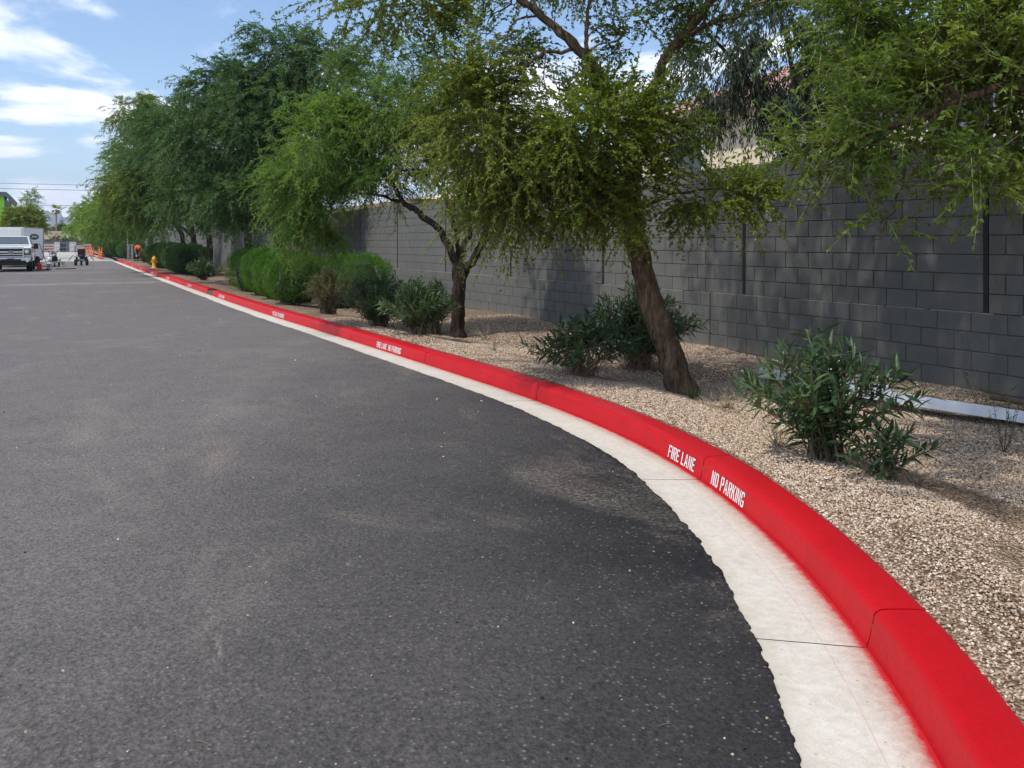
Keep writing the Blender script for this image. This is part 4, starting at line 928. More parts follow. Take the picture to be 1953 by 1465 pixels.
hedge('second bright green clipped mound of the row behind the kerb', 5.15, 26.0, .78, .75, 1.36, 2)
hedge('third bright green clipped mound of the row behind the kerb', 5.0, 23.7, .72, .7, 1.26, 3)
hedge('darker right hand clipped mound of the row, touching the olive bush', 4.9, 21.5, .74, .7, 1.18, 4)
hedge('low wide clipped hedge against the grey wall behind the olive bush', 6.4, 21.8, .9, 1.2, 1.32, 5)
hedge('large dark clipped mound beside the hydrant', 5.45, 58.5, 1.25, 1.9, 1.55, 6, 14000, M['leaf_dark'], .09, 'dark mounds')
hedge('striped dark clipped mound right of the hydrant mound', 5.3, 47.5, 1.1, 2.0, 1.5, 7, 15000, M['leaf_dark'], .08, 'dark mounds')
for i, (X, Y, q, lab) in enumerate(((5.2, 90, 1.3, 'dark rounded shrub left of the grey pole'), (5.0, 97, 1.5, 'second dark rounded shrub by the far path'), (4.4, 106, 1.9, 'biggest dark rounded shrub behind the orange posts'))):
    hedge(lab, X, Y, q, q, q * 1.25, 8 + i, 7000, M['leaf_dark'], .14, 'far dark shrubs')
# small weeds and sprigs on the gravel
def weed(label, X, Y, h, n, seed, mat, stemmat, leafs=.35, spread=.5, nl=12, name='weed', cat='weed', bare=.1, group=None):
    z0 = float(zb(X, Y)[0]); t = empty(name, (X, Y, z0 - .005), 0, label, cat, group); r = np.random.default_rng(seed); lines, P, A, S_, T_ = [], [], [], [], []
    for i in range(n):
        a = r.random() * 6.283; q = r.random(); tip = np.array([math.cos(a) * spread * h * q, math.sin(a) * spread * h * q, h * r.uniform(.5, 1)]); ln = smooth_line([np.zeros(3), tip * .5 + r.normal(size=3) * .03 * h, tip], 3); lines.append(ln)
        for k in range(nl):
            u = bare + (1 - bare) * r.random(); f = u * (len(ln) - 1); j = min(int(f), len(ln) - 2); P.append(ln[j] + (ln[j + 1] - ln[j]) * (f - j)); A.append(unit(r.normal(size=3) + np.array([0, 0, .5]))); S_.append(leafs * r.uniform(.5, 1.2)); T_.append(np.clip(.5 + r.normal() * .2, 0, 1))
    twig_mesh('stems', np.array(lines), .0035, .0015, stemmat, t)
    V, F, tint = lance_cloud(np.array(P), np.array(A), np.array(S_), np.array(T_)); o = link('leaves', np_mesh('leaves', V, F, tint), mat, t); o['kind'] = 'stuff'
    return t
weed('wispy green weed growing in front of the white channel at the right', 6.35, 4.35, .50, 8, 81, M['leaf_dark'], M['twig'], .42, .9, 9, bare=.3)
weed('wispy weed against the wall at the right end of the channel', 7.75, 5.55, .42, 7, 82, M['leaf_dark'], M['twig'], .38, .9, 8, bare=.3)
weed('small pale tuft lying over the white channel', 6.72, 5.8, .22, 14, 83, M['leaf_olive'], M['twig_pale'], .25, .8, 12)
weed('thin dark sprig against the foot of the wall', 8.2, 7.25, .28, 6, 84, M['leaf_dark'], M['twig'], .2, .35, 6)
weed('bright green sapling in front of the wall between the two nearer trees', 6.6, 11.6, .62, 8, 85, M['leaf_hedge'], M['twig'], .35, .45, 22)
weed('tall pale sprig against the wall behind the wide oleander', 7.4, 19.5, .95, 5, 86, M['leaf_feather'], M['twig_pale'], .55, .35, 10, bare=.55)
weed('second pale sprig against the wall, nearer the hedge', 7.4, 21.6, .95, 5, 87, M['leaf_feather'], M['twig_pale'], .55, .35, 10, bare=.55)
weed('dry straw coloured stalks beside the foot of the leaning trunk', 5.55, 6.55, .20, 16, 88, M['leaf_dry'], M['twig_pale'], .42, 1.6, 6, name='dry_stalks', cat='dry stalks')
weed('green tuft at the foot of the leaning trunk', 5.55, 7.1, .14, 14, 89, M['leaf_hedge'], M['twig'], .22, 1.6, 12)
weed('thin grassy tuft right of the forked trunk', 6.2, 13.4, .30, 18, 90, M['leaf_olive'], M['twig_pale'], .3, 1.3, 7)
weed('thin grassy tuft on open gravel before the forked tree', 5.3, 11.2, .28, 14, 91, M['leaf_olive'], M['twig_pale'], .28, 1.3, 6)
weed('olive tuft left of the white flowered oleander', 5.75, 10.9, .30, 16, 92, M['leaf_olive'], M['twig_pale'], .3, .9, 9)
weed('dry stalks standing out of the near oleander', 5.1, 4.95, .55, 10, 93, M['leaf_dry'], M['twig_pale'], .3, .35, 6, name='dry_stalks', cat='dry stalks')
weed('dry yellow stalks at the left foot of the near oleander', 4.55, 4.85, .25, 14, 94, M['leaf_dry'], M['twig_pale'], .35, 1.2, 7, name='dry_stalks', cat='dry stalks')
# ------------------------------------------------------------------ white steel channel lying on the bed, and a pipe
def channel(label, p0, p1, zoff, wd=.30, fl=.09, name='steel_channel'):
    p0, p1 = Vector((*p0, 0)), Vector((*p1, 0)); d = (p1 - p0); ln = d.length; ang = math.atan2(d.y, d.x); z = float(zb(p0.x, p0.y)[0] + zb(p1.x, p1.y)[0]) / 2 + zoff
    t = empty(name, (p0.x, p0.y, z), ang, label, 'steel channel')
    a = MB(); a.box(0, ln, -wd / 2, wd / 2, 0, .006); a.build('web', M['galv'], t)
    a = MB(); a.box(0, ln, -wd / 2 - .004, -wd / 2 + .002, 0, fl, rot=(R(-6), 0, 0)); a.build('flange', M['galv'], t)
    a = MB(); a.box(0, ln, wd / 2 - .002, wd / 2 + .004, -.045, .006, rot=(R(10), 0, 0)); a.build('flange', M['galv'], t)
    return t
# the run lies from the far left end to the near right
channel('long white galvanised channel lying on the gravel along the wall', (6.98, 7.0), (7.62, 3.0), .055, wd=.34, fl=.10)
channel('shorter second white channel nested at the far end of the long one', (7.12, 7.75), (7.38, 6.2), .075, wd=.26, fl=.11)
MB().tube([(8.05, 5.65, .10), (7.95, 4.9, .11), (7.9, 4.1, .09)], .028, 10).build('brown_pipe', M['pipe'], None, True); tag(bpy.data.objects['brown_pipe'], 'thin brown pipe lying at the foot of the wall', 'pipe')
MB().tube([(6.2, 5.6, .075), (5.95, 5.95, .085), (5.75, 6.2, .09)], .009, 6).build('dry_branch', M['deadtwig'], None, True); tag(bpy.data.objects['dry_branch'], 'dry reddish stick on the gravel under the white channel', 'stick')
# ------------------------------------------------------------------ pickup truck and trailer
def wheel(parent, x, y, z, r, wdt, name='wheel'):
    w_ = empty(name); w_.parent = parent; w_.location = (x, y, z)
    MB().lathe([(r * .62, -wdt / 2), (r * .93, -wdt / 2), (r, -wdt * .36), (r, wdt * .36), (r * .93, wdt / 2), (r * .62, wdt / 2)], 24, (0, 0, 0), (0, R(90), 0)).build('tyre', M['rubber'], w_, True)
    MB().lathe([(.03, -wdt * .42), (r * .2, -wdt * .44), (r * .5, -wdt * .38), (r * .63, -wdt * .46), (r * .63, wdt * .46), (r * .5, wdt * .38), (r * .2, wdt * .44), (.03, wdt * .42)], 20, (0, 0, 0), (0, R(90), 0)).build('rim', M['chrome'], w_, True)
    return w_
truck = empty('pickup_truck', (-2.87, 55.6, .031), 0, 'white pickup truck with big chrome grille facing the viewer at the left edge', 'pickup truck')
b = MB()
b.prism([(.08, .62), (.03, .85), (.05, 1.22), (.16, 1.36), (.6, 1.42), (1.45, 1.47), (4.25, 1.47), (4.25, .52), (.3, .52)], -.99, .99, 'x')
b.prism([(4.3, 1.44), (6.3, 1.44), (6.3, .62), (4.3, .55)], -1.0, 1.0, 'x')
b.build('body', M['truck'], truck, False, .05)
b = MB(); B0 = [(-.95, 1.45, 1.45), (.95, 1.45, 1.45), (.95, 4.22, 1.45), (-.95, 4.22, 1.45)]; T0 = [(-.78, 2.15, 1.97), (.78, 2.15, 1.97), (.78, 3.95, 1.97), (-.78, 3.95, 1.97)]
k0 = len(b.v); b.v += [Vector(p) for p in B0 + T0]; b.f += [(0, 1, 5, 4), (1, 2, 6, 5), (2, 3, 7, 6), (3, 0, 4, 7), (4, 5, 6, 7), (3, 2, 1, 0)]
b.build('cab', M['truck'], truck, False, .06)
def lerp(a, c, t): return tuple(p + (q - p) * t for p, q in zip(a, c))
def face_pane(A, B_, C, D, u0, u1, v0, v1, off):
    P = []
    for u, v in ((u0, v0), (u1, v0), (u1, v1), (u0, v1)): P.append(Vector(lerp(lerp(A, B_, u), lerp(D, C, u), v)))
    n = (P[1] - P[0]).cross(P[3] - P[0]).normalized(); return [p + n * off for p in P]
MB().poly(face_pane(B0[0], B0[1], T0[1], T0[0], .06, .94, .10, .92, .014)).build('windshield', M['glass'], truck)
for q in ((.08, .46), (.52, .92)):
    MB().poly(face_pane(B0[1], B0[2], T0[2], T0[1], q[0], q[1], .14, .88, .014)).build('side_window', M['glass'], truck)
g = MB(); g.box(-.62, .62, -.03, .06, .80, 1.34); gr = g.build('grille', M['black'], truck, False, .03)
for z0, z1 in ((1.26, 1.32), (1.05, 1.13), (.93, .985), (.82, .86)): MB().box(-.60, .60, -.055, -.02, z0, z1).build('grille_bar', M['chrome'], gr, False, .01)
for s in (-1, 1): MB().box(.60 * s - .03, .60 * s + .03, -.056, -.02, .80, 1.34).build('grille_bar', M['chrome'], gr, False, .01)
MB().lathe([(.02, 0), (.15, 0), (.15, .03), (.02, .03)], 24, (0, -.06, 1.08), (R(90), 0, 0)).build('badge', M['chrome'], gr); bpy.data.objects['badge'].scale = (1, 1, .5); bpy.data.objects['badge'].location = (0, 0, .54)
MB().lathe([(.02, 0), (.125, 0), (.125, .035), (.02, .035)], 24, (0, -.066, 1.08), (R(90), 0, 0)).build('badge_field', M['denim'], gr); bpy.data.objects['badge_field'].scale = (1, 1, .45); bpy.data.objects['badge_field'].location = (0, 0, .594)
MB().box(-.06, .06, -.108, -.102, 1.070, 1.09).build('badge_script', M['white'], gr)
for s in (-1, 1):
    MB().box(.80 * s - .17, .80 * s + .17, -.02, .08, .92, 1.30).build('headlight', M['glass'], truck, False, .04)
    MB().lathe([(.01, 0), (.10, 0), (.10, .03), (.01, .03)], 16, (.76 * s, -.03, 1.12), (R(90), 0, 0)).build('headlight_lamp', M['chrome'], truck)
    MB().lathe([(.01, 0), (.075, 0), (.075, .03), (.01, .03)], 16, (.80 * s, -.15, .60), (R(90), 0, 0)).build('fog_lamp', M['white'], truck)
    mi = MB().box(1.16 * s - .12, 1.16 * s + .12, 1.62, 1.72, 1.24, 1.56).build('mirror', M['black'], truck, False, .03)
    MB().box(min(.93 * s, 1.08 * s), max(.93 * s, 1.08 * s), 1.64, 1.70, 1.30, 1.36).build('mirror_arm', M['black'], mi)
    for y in (.98, 5.0): wheel(truck, .86 * s, y, .40, .40, .27)
    for y in (.98, 5.0): MB().lathe([(.02, 0), (.48, 0), (.48, .015), (.02, .015)], 24, (.99 * s, y, .46), (0, R(90) * s, 0)).build('arch_shade_disc', M['black'], truck)  # flat dark discs painted for the shade of the wheel openings
b = MB(); b.box(-1.0, 1.0, -.15, .12, .58, .80); b.build('bumper', M['chrome'], truck, False, .05)
MB().box(-.50, .50, -.155, .0, .60, .70).build('bumper_slot', M['black'], truck)
MB().box(-.16, .16, -.17, -.152, .60, .74).build('plate_holder', M['denim'], truck)
MB().box(-.92, .92, -.08, .2, .36, .56).build('air_dam', M['black'], truck, False, .04)
MB().box(-.9, .9, .2, 6.2, .34, .52).build('underbody', M['black'], truck)
for s in (-.35, .35): MB().tube([(s, 1.52, 1.52), (s + .45, 1.66, 1.58)], .012, 6).build('wiper', M['black'], truck)
# trailer, nose towards the left
A_, B_ = Vector((-2.6, 66.1)), Vector((-1.62, 70.1)); ang = -math.atan2(.98, 4.0)
tr = empty('cargo_trailer', (A_.x, A_.y, .031), ang, 'white enclosed cargo trailer with black oval emblem behind the pickup', 'trailer')
MB().prism([(0, .25), (-.08, .06), (-.25, 0), (-1.85, 0), (-2.05, .06), (-2.1, .25), (-2.1, 4.15), (0, 4.15)], .48, 2.58, 'z').build('box', M['white'], tr, False, .03)
MB().box(-2.12, .02, .1, 4.17, 2.58, 2.63).build('roof_rail', M['steel'], tr, False, .01)
MB().box(-.01, .015, 3.95, 4.16, .50, 2.57).build('corner_post', M['steel'], tr)
MB().box(-2.05, -.05, .2, 4.1, .38, .48).build('chassis', M['black'], tr)
for y in (2.3,):
    wheel(tr, .10, y, .33, .33, .2); wheel(tr, -2.2, y, .33, .33, .2)
    for x in (.0, -2.32): MB().box(x, x + .24, y - .45, y + .45, .70, .74).build('fender', M['white'], tr, False, .02)
e = [(.017, 1.75 + 1.0 * math.cos(t) + .2, 2.0 + .20 * math.sin(t)) for t in np.linspace(0, 6.283, 28, endpoint=False)]
em = MB().poly(e).build('emblem', M['black'], tr)
for k in range(5): MB().box(.020, .022, 1.45 + .22 * k, 1.58 + .22 * k, 1.94 + .03 * (k % 2), 2.07).build('emblem_lettering', M['white'], em)
MB().tube([(-1.0, -.9, .5), (-1.0, .1, .45)], .05, 8).build('tongue', M['black'], tr)
bx = empty('box_body', (-7.6, 74, .031), R(-8), 'pale blue grey box body behind the pickup, cut by the left edge', 'box body')
MB().box(-1.2, 1.4, 0, 4, .5, 2.95).build('panel_box', M['greystucco'], bx, False, .05)
MB().box(-1.25, 1.45, -.03, 4.05, 2.95, 3.05).build('roof_cap', M['white'], bx, False, .03)
MB().box(-1.1, 1.2, .3, 3.7, .02, .5).build('skirt', M['black'], bx)
# ------------------------------------------------------------------ tools and machines on the asphalt
def bucket(label, X, Y, r=.15, h=.38, mat='white', name='bucket'):
    t = empty(name, (X, Y, .031), 0, label, 'bucket')
    MB().lathe([(r * .84, 0), (r * .86, .01), (r * .97, h * .86), (r * 1.06, h * .87), (r * 1.06, h * .91), (r * .99, h * .92), (r, h), (r * .93, h), (r * .8, .03), (.01, .025)], 20).build('pail', M[mat], t, True)
    a = [(r * 1.03 * math.cos(q), -.01 - .02 * math.sin(q), h * .9 - .16 * math.sin(q)) for q in np.linspace(0, math.pi, 9)]
    MB().tube([(x, y - r * .98 * math.sin(q), z) for (x, y, z), q in zip(a, np.linspace(0, math.pi, 9))], .004, 5).build('handle', M['steel'], t)
    return t
bucket('white plastic bucket standing right of the pickup', -1.10, 60.9)
MB().box(-.03, .03, -.152, -.146, .1, .22).build('bucket_mark', M['black'], bpy.data.objects['bucket'])
bucket('white plastic bucket just right of the paint machine', -.42, 67.3)
t = empty('fuel_can', (-1.55, 57.6, .031), R(12), 'red plastic fuel can beside the pickup front wheel', 'fuel can')
MB().prism([(-.12, 0), (.12, 0), (.12, .34), (.07, .40), (-.10, .40), (-.12, .36)], -.10, .10, 'y').build('can', M['redplastic'], t, False, .025)
MB().tube([(-.07, 0, .40), (-.08, 0, .46), (.04, 0, .46), (.05, 0, .40)], .014, 6).build('handle', M['redplastic'], t); MB().tube([(.09, 0, .38), (.16, 0, .47)], .018, 8).build('spout', M['black'], t)
t = empty('rag_bundle', (-1.28, 58.4, .031), 0, 'black and white rag bundle on the asphalt by the fuel can', 'rag')
for nm, c, m_ in (('dark_cloth', (.1, 0, .05), 'black'), ('white_cloth', (-.05, -.02, .09), 'white')):
    o = MB().lathe([(.01, -.06), (.11, -.05), (.16, 0), (.10, .05), (.01, .06)], 10, c).build(nm, M[m_], t, True)
t = empty('dropped_glove', (-3.35, 52.6, .031), 0, 'dark work glove lying on the asphalt in front of the pickup', 'glove')
MB().lathe([(.01, 0), (.13, .01), (.15, .04), (.08, .08), (.01, .09)], 10).build('palm', M['black'], t, True); MB().lathe([(.01, .05), (.07, .06), (.05, .11), (.01, .12)], 8, (.04, 0, 0)).build('cuff', M['white'], t, True)
o = MB().tube([(-.75, 59.8, .05), (.35, 60.2, .05)], .035, 6).build('pry_bar', M['black']); tag(o, 'black bar lying flat on the asphalt right of the bucket', 'bar')
t = empty('push_broom', (-1.42, 62.0, .031), 0, 'dark handled broom leaning against the trailer side', 'broom')
MB().tube([(-.35, 4.0, 1.55), (.15, 3.1, .06)], .022, 6).build('handle', M['black'], t); MB().box(-.1, .4, 2.95, 3.1, .0, .10).build('brush_head', M['deadtwig'], t)
# walk-behind line painter
t = empty('paint_machine', (-.92, 66.2, .031), R(6), 'walk-behind line painting machine with splayed handlebars', 'machine')
MB().box(-.30, .30, -.35, .55, .30, .36).build('deck', M['steel'], t, False, .01)
MB().box(-.20, .22, -.05, .35, .36, .68).build('engine', M['black'], t, False, .04); MB().lathe([(.02, 0), (.13, 0), (.14, .1), (.05, .16)], 14, (.02, .15, .68)).build('air_cleaner', M['steel'], t, True)
MB().lathe([(.02, 0), (.13, 0), (.14, .26), (.02, .26)], 16, (-.26, -.2, .38)).build('paint_hopper', M['white'], t, True); MB().lathe([(.01, 0), (.08, .0), (.08, .22), (.01, .24)], 12, (.30, -.2, .36)).build('pump', M['chrome'], t, True)
for s in (-1, 1):
    MB().tube([(.16 * s, .45, .36), (.20 * s, .62, .85), (.30 * s, .60, 1.10), (.46 * s, .70, 1.16)], .02, 7).build('handlebar', M['black'], t); MB().tube([(.40 * s, .66, 1.15), (.52 * s, .74, 1.17)], .032, 8).build('grip', M['black'], t)
    wheel(t, .33 * s, .35, .17, .17, .09)
wheel(t, 0, -.42, .14, .14, .08)
MB().box(-.16, .16, .50, .60, .80, 1.00).build('control_panel', M['steel'], t, False, .02); MB().tube([(.3, -.2, .5), (.5, -.3, .35), (.52, -.35, .1)], .014, 6).build('spray_gun', M['black'], t)
# ride-on machine seen from the seat side
t = empty('ride_on_machine', (.75, 69.4, .031), R(-4), 'black ride-on machine with high seat back and side arms', 'machine')
MB().box(-.26, .26, .05, .16, .78, 1.18).build('seat_back', M['black'], t, False, .06); MB().box(-.26, .26, .1, .6, .66, .78).build('seat', M['black'], t, False, .04)
MB().box(-.36, .36, -.15, .9, .30, .62).build('chassis', M['black'], t, False, .04); MB().lathe([(.02, 0), (.20, 0), (.20, .18), (.1, .22), (.02, .22)], 16, (.02, .0, .55)).build('engine', M['black'], t, True)
MB().lathe([(.01, 0), (.10, 0), (.10, .05), (.01, .06)], 12, (-.15, -.16, .48), (R(90), 0, 0)).build('exhaust', M['chrome'], t); MB().box(-.14, .22, -.18, -.15, .34, .44).build('rear_guard', M['steel'], t)
for x in (-.36, .36): wheel(t, x, .05, .22, .22, .18)
wheel(t, 0, .0, .16, .16, .12); 
for s in (-1, 1): MB().tube([(.38 * s, .1, .62), (.55 * s, .0, .70), (.80 * s, -.1, .35)], .025, 7).build('side_arm', M['black'], t)
for s in (-1, 1): MB().tube([(.30 * s, .3, .62), (.42 * s, .4, .95)], .016, 6).build('lever', M['steel'], t)
# ------------------------------------------------------------------ hydrant, pole, pedestal
zh = float(zb(4.45, 56.0)[0])
t = empty('fire_hydrant', (4.45, 56.0, zh), R(-20), 'yellow fire hydrant in front of the dark hedge mound', 'hydrant')
MB().lathe([(.17, 0), (.17, .04), (.12, .05), (.12, .10), (.105, .12), (.105, .40), (.11, .42), (.14, .43), (.14, .47), (.12, .48)], 20).build('barrel', M['yellow'], t, True)
MB().lathe([(.12, .48), (.13, .52), (.11, .60), (.06, .66), (.03, .67), (.03, .72), (.01, .72)], 18).build('bonnet', M['yellow'], t, True)
for a, r_ in ((R(90), .055), (R(-90), .055), (R(180), .075)):
    MB().lathe([(r_ * .7, .08), (r_ * .75, .13), (r_, .13), (r_, .18), (.02, .19)], 14, (0, 0, .36), (R(90), 0, a)).build('outlet', M['yellow'], t, True)
MB().lathe([(.20, -.06), (.20, .012), (.02, .012)], 18).build('base_collar', M['rawconc'], t)
o = empty('grey_pole', (4.42, 81.5, .1), 0, 'thin grey pole standing by the far kerb', 'pole')
MB().tube([(0, 0, -.1), (-.02, 0, 1.5), (-.06, 0, 3.1)], .035, 8).build('shaft', M['steel'], o, True); MB().lathe([(.04, 0), (.04, .03), (.01, .05)], 10, (-.06, 0, 3.1)).build('cap', M['steel'], o)
o = empty('utility_pedestal', (4.62, 82.0, .1), 0, 'pair of waist high grey metal pedestal posts beside the thin pole', 'pedestal')
for x in (-.14, .14): MB().box(x - .09, x + .09, -.09, .09, -.1, 1.32).build('post', M['concrete'], o, False, .015)
MB().box(-.26, .26, -.11, .11, 1.32, 1.38).build('cap', M['concrete'], o, False, .01)
# ------------------------------------------------------------------ the person bending forward
def person(loc, rz):
    root = empty('person', loc, rz, 'person in a bright red shirt and dark trousers bending forward by the pedestal', 'person')
    def skin(name, verts, edges, rad, mat, parent, sub=2, rootv=0):
        me = bpy.data.meshes.new(name); me.from_pydata(verts, edges, []); me.materials.append(mat)
        o = bpy.data.objects.new(name, me); COL.objects.link(o); o.parent = parent
        md = o.modifiers.new('skin', 'SKIN'); md.use_smooth_shade = True
        for i, r_ in enumerate(rad):
            v = me.skin_vertices[0].data[i]; v.radius = r_ if isinstance(r_, tuple) else (r_, r_); v.use_root = (i == rootv)
        s = o.modifiers.new('sub', 'SUBSURF'); s.levels = s.render_levels = sub
        return o
    # faces -y (towards the viewer): hips at the back, spine tipped forward, head low
    V = [(0, .10, .92), (0, -.02, 1.10), (0, -.20, 1.22), (0, -.42, 1.16), (0, -.52, 1.08), (0, -.60, .98), (0, -.63, .88),
         (-.10, .12, .86), (-.13, .06, .48), (-.14, .16, .10), (-.15, .02, .04), (.10, .12, .86), (.13, .02, .48), (.14, .12, .10), (.15, -.02, .04),
         (-.19, -.42, 1.12), (-.25, -.48, .84), (-.20, -.58, .60), (-.18, -.60, .52), (.19, -.42, 1.12), (.26, -.48, .84), (.22, -.58, .60), (.20, -.60, .52)]
    Ed = [(0, 1), (1, 2), (2, 3), (3, 4), (4, 5), (5, 6), (0, 7), (7, 8), (8, 9), (9, 10), (0, 11), (11, 12), (12, 13), (13, 14), (3, 15), (15, 16), (16, 17), (17, 18), (3, 19), (19, 20), (20, 21), (21, 22)]
    rad = [.14, .14, .16, .13, .06, .09, .08, .10, .07, .05, .045, .10, .07, .05, .045, .065, .05, .038, .04, .065, .05, .038, .04]
    body = skin('body', V, Ed, rad, M['skin'], root)
    # shirt and trousers as slightly larger shells over the body
    sv = [(0, .03, 1.02), (0, -.05, 1.13), (0, -.20, 1.22), (0, -.42, 1.16), (-.19, -.42, 1.12), (-.24, -.46, .95), (.19, -.42, 1.12), (.25, -.46, .95)]
    skin('shirt', sv, [(0, 1), (1, 2), (2, 3), (3, 4), (4, 5), (3, 6), (6, 7)], [.165, .17, .185, .155, .085, .07, .085, .07], M['shirt'], root)
    tv = [(0, .11, .96), (-.10, .12, .86), (-.13, .06, .48), (-.14, .15, .13), (.10, .12, .86), (.13, .02, .48), (.14, .11, .13)]
    skin('trousers', tv, [(0, 1), (1, 2), (2, 3), (0, 4), (4, 5), (5, 6)], [.16, .125, .095, .075, .125, .095, .075], M['denim'], root)
    for s in (-1, 1):
        MB().box(.145 * s - .05, .145 * s + .05, -.13, .17, -.01, .09).build('shoe', M['black'], root, False, .03)
        # gloves: palm with five short fingers
        g = empty('glove'); g.parent = root; g.location = (.19 * s, -.61, .50)
        MB().box(-.045, .045, -.018, .018, -.09, .02).build('palm', M['glove'], g, False, .012)
        for k in range(4): MB().tube([(-.033 + .022 * k, 0, -.085), (-.035 + .023 * k, -.012, -.125), (-.034 + .022 * k, -.035, -.155 + .008 * abs(k - 1.5))], [.010, .009, .007], 6).build('finger', M['glove'], g)
        MB().tube([(-.04 * s, 0, -.02), (-.068 * s, -.02, -.06), (-.07 * s, -.035, -.085)], [.012, .010, .008], 6).build('thumb', M['glove'], g)
    MB().lathe([(.115, 0), (.118, .03), (.105, .08), (.06, .125), (.01, .135)], 16, (0, -.62, .955), (R(62), 0, 0)).build('cap', plain('dark_cap', (.06, .04, .04), .8, var=.2), root, True)
    MB().box(-.02, .02, -.735, -.70, .86, .90).build('nose', M['skin'], root, False, .01)
    return root
person((5.05, 81.0, .11), R(14))
# ------------------------------------------------------------------ orange posts with sagging tape
PO = [(2.95, 99), (2.86, 104), (2.95, 110), (2.55, 116), (2.5, 123), (2.3, 131), (2.15, 141), (1.95, 154), (1.6, 170)]
ORD = ('nearest', 'second', 'third', 'fourth', 'fifth', 'sixth', 'seventh', 'eighth', 'farthest')
for i, (x, y) in enumerate(PO):
    t = empty('delineator_post', (x, y, -.01), 0, ORD[i] + ' orange delineator post of the taped row beyond the asphalt', 'delineator', 'orange delineator posts')
    MB().lathe([(.22, 0), (.22, .05), (.10, .07), (.07, .1), (.062, 1.05), (.075, 1.07), (.075, 1.12), (.035, 1.13), (.035, 1.19), (.055, 1.2), (.055, 1.24), (.01, 1.25)], 12).build('tube', M['orange'], t, True)
    for z in (.62, .88): MB().lathe([(.068, z), (.068, z + .09), (.066, z + .09)], 12).build('reflective_band', M['tape'], t)
    MB().box(-.24, .24, -.24, .24, -.005, .045).build('rubber_base', M['rubber'], t)
for i in range(len(PO) - 1):
    a, b_ = Vector((*PO[i], 0)), Vector((*PO[i + 1], 0)); mb = MB()
    for z, sag in ((1.05, .45), (.60, .25)):
        P = [a.lerp(b_, u) + Vector((0, 0, z - sag * 4 * u * (1 - u))) for u in np.linspace(0, 1, 9)]
        for p, q in zip(P[:-1], P[1:]): mb.poly([p, q, q + Vector((0, 0, .09)), p + Vector((0, 0, .09))]); mb.poly([p + Vector((.004, 0, 0)), p + Vector((.004, 0, .09)), q + Vector((.004, 0, .09)), q + Vector((.004, 0, 0))])
    o = mb.build('caution_tape', M['tape']); tag(o, 'sagging orange tape between the ' + ORD[i] + ' and ' + ORD[i + 1] + ' orange posts', 'tape', 'orange tape spans')
# ------------------------------------------------------------------ far gate, barriers, walls, vegetation
gt = empty('metal_gate', (-1.5, 178, 0), 0, 'grey barred metal gate closing the far end of the pavement', 'gate')
for x0, x1 in ((-5.2, -.1), (.1, 5.0)):
    for z in (.12, .85, 1.55): MB().box(x0, x1, -.03, .03, z, z + .07).build('rail', M['steel'], gt)
    n_ = 22
    for k in range(n_ + 1):
        x = x0 + (x1 - x0) * k / n_; MB().box(x - .018, x + .018, -.018, .018, .1, 1.6).build('bar', M['steel'], gt)
for i, (x, w_, lab) in enumerate(((-5.2, 1.6, 'leftmost pink barrier panel at the far gate'), (-3.2, 1.7, 'second pink barrier panel at the far gate'), (2.9, 1.2, 'pink barrier panel right of the gate middle'))):
    t = empty('barrier_panel', (x, 176, 0), 0, lab, 'barrier', 'pink barriers at the far gate')
    for z in (.25, .7, 1.15): MB().box(-w_ / 2, w_ / 2, -.03, .03, z, z + .26).build('board', M['pinkmesh'], t)
    for s in (-1, 1): MB().box(s * w_ * .45 - .04, s * w_ * .45 + .04, -.06, .06, 0, 1.5).build('upright', M['pinkmesh'], t)
for x, w_, h_, m_, lab in ((-2.0, .9, 1.75, 'white', 'small white cabinet at the far gate'), (-1.05, .9, 1.5, 'black', 'black cabinet at the far gate'), (.55, 1.1, 1.75, 'white', 'wider white cabinet at the far gate'), (1.5, 1.6, 1.2, 'greystucco', 'low pale grey cabinet at the far gate')):
    t = empty('cabinet', (x, 181, 0), 0, lab, 'cabinet'); MB().box(-w_ / 2, w_ / 2, 0, .6, 0, h_).build('housing', M[m_], t, False, .03); MB().box(-w_ / 2 - .04, w_ / 2 + .04, -.04, .64, h_, h_ + .06).build('lid', M[m_], t, False, .02); MB().box(-w_ * .4, w_ * .4, -.012, 0, .12, h_ - .1).build('door', M[m_], t)
fw = empty('boundary_wall', (-12, 206, 0), 0, 'long beige wall far behind the gate', 'wall'); MB().box(-30, 50, 0, .3, -.2, 3.9).build('panel', M['cream'], fw); MB().box(-30, 50, -.05, .35, 3.9, 4.1).build('coping', M['cream'], fw)
dw = empty('dark_fence', (-6, 196, 0), 0, 'dark low fence behind the far gate', 'fence'); MB().box(-20, 20, 0, .1, 0, 2.0).build('screen', M['darkroof'], dw)
for k in range(12): MB().box(-20 + k * 3.5, -19.85 + k * 3.5, -.05, .15, 0, 2.15).build('post', M['darkroof'], dw)
def bushy(label, X, Y, z0, lobes, mat, seed, leaf, K=14, L=.8, trunk_r=.12, zt=1.5, name='tree', cat='tree', group=None):
    return tree(label, (X, Y, z0), [(0, 0, 0, trunk_r), (0, 0, zt * .5, trunk_r * .85), (0, 0, zt, trunk_r * .7)], [[(0, 0, zt * .8, trunk_r * .6), (l[0] * .5, l[1] * .5, (zt + l[2]) / 2, trunk_r * .4), (l[0], l[1], l[2], trunk_r * .15)] for l in lobes[:4]],
                [dict(mat=mat, K=K, L=L, leaf=leaf, droop=.35, lobes=lobes)], M['bark_dark'], M['twig'], seed, name=name, cat=cat, n_sec=5, twig_r=.012, group=group)
BL_ = dict(l=.26, w=.10, hang=.2)
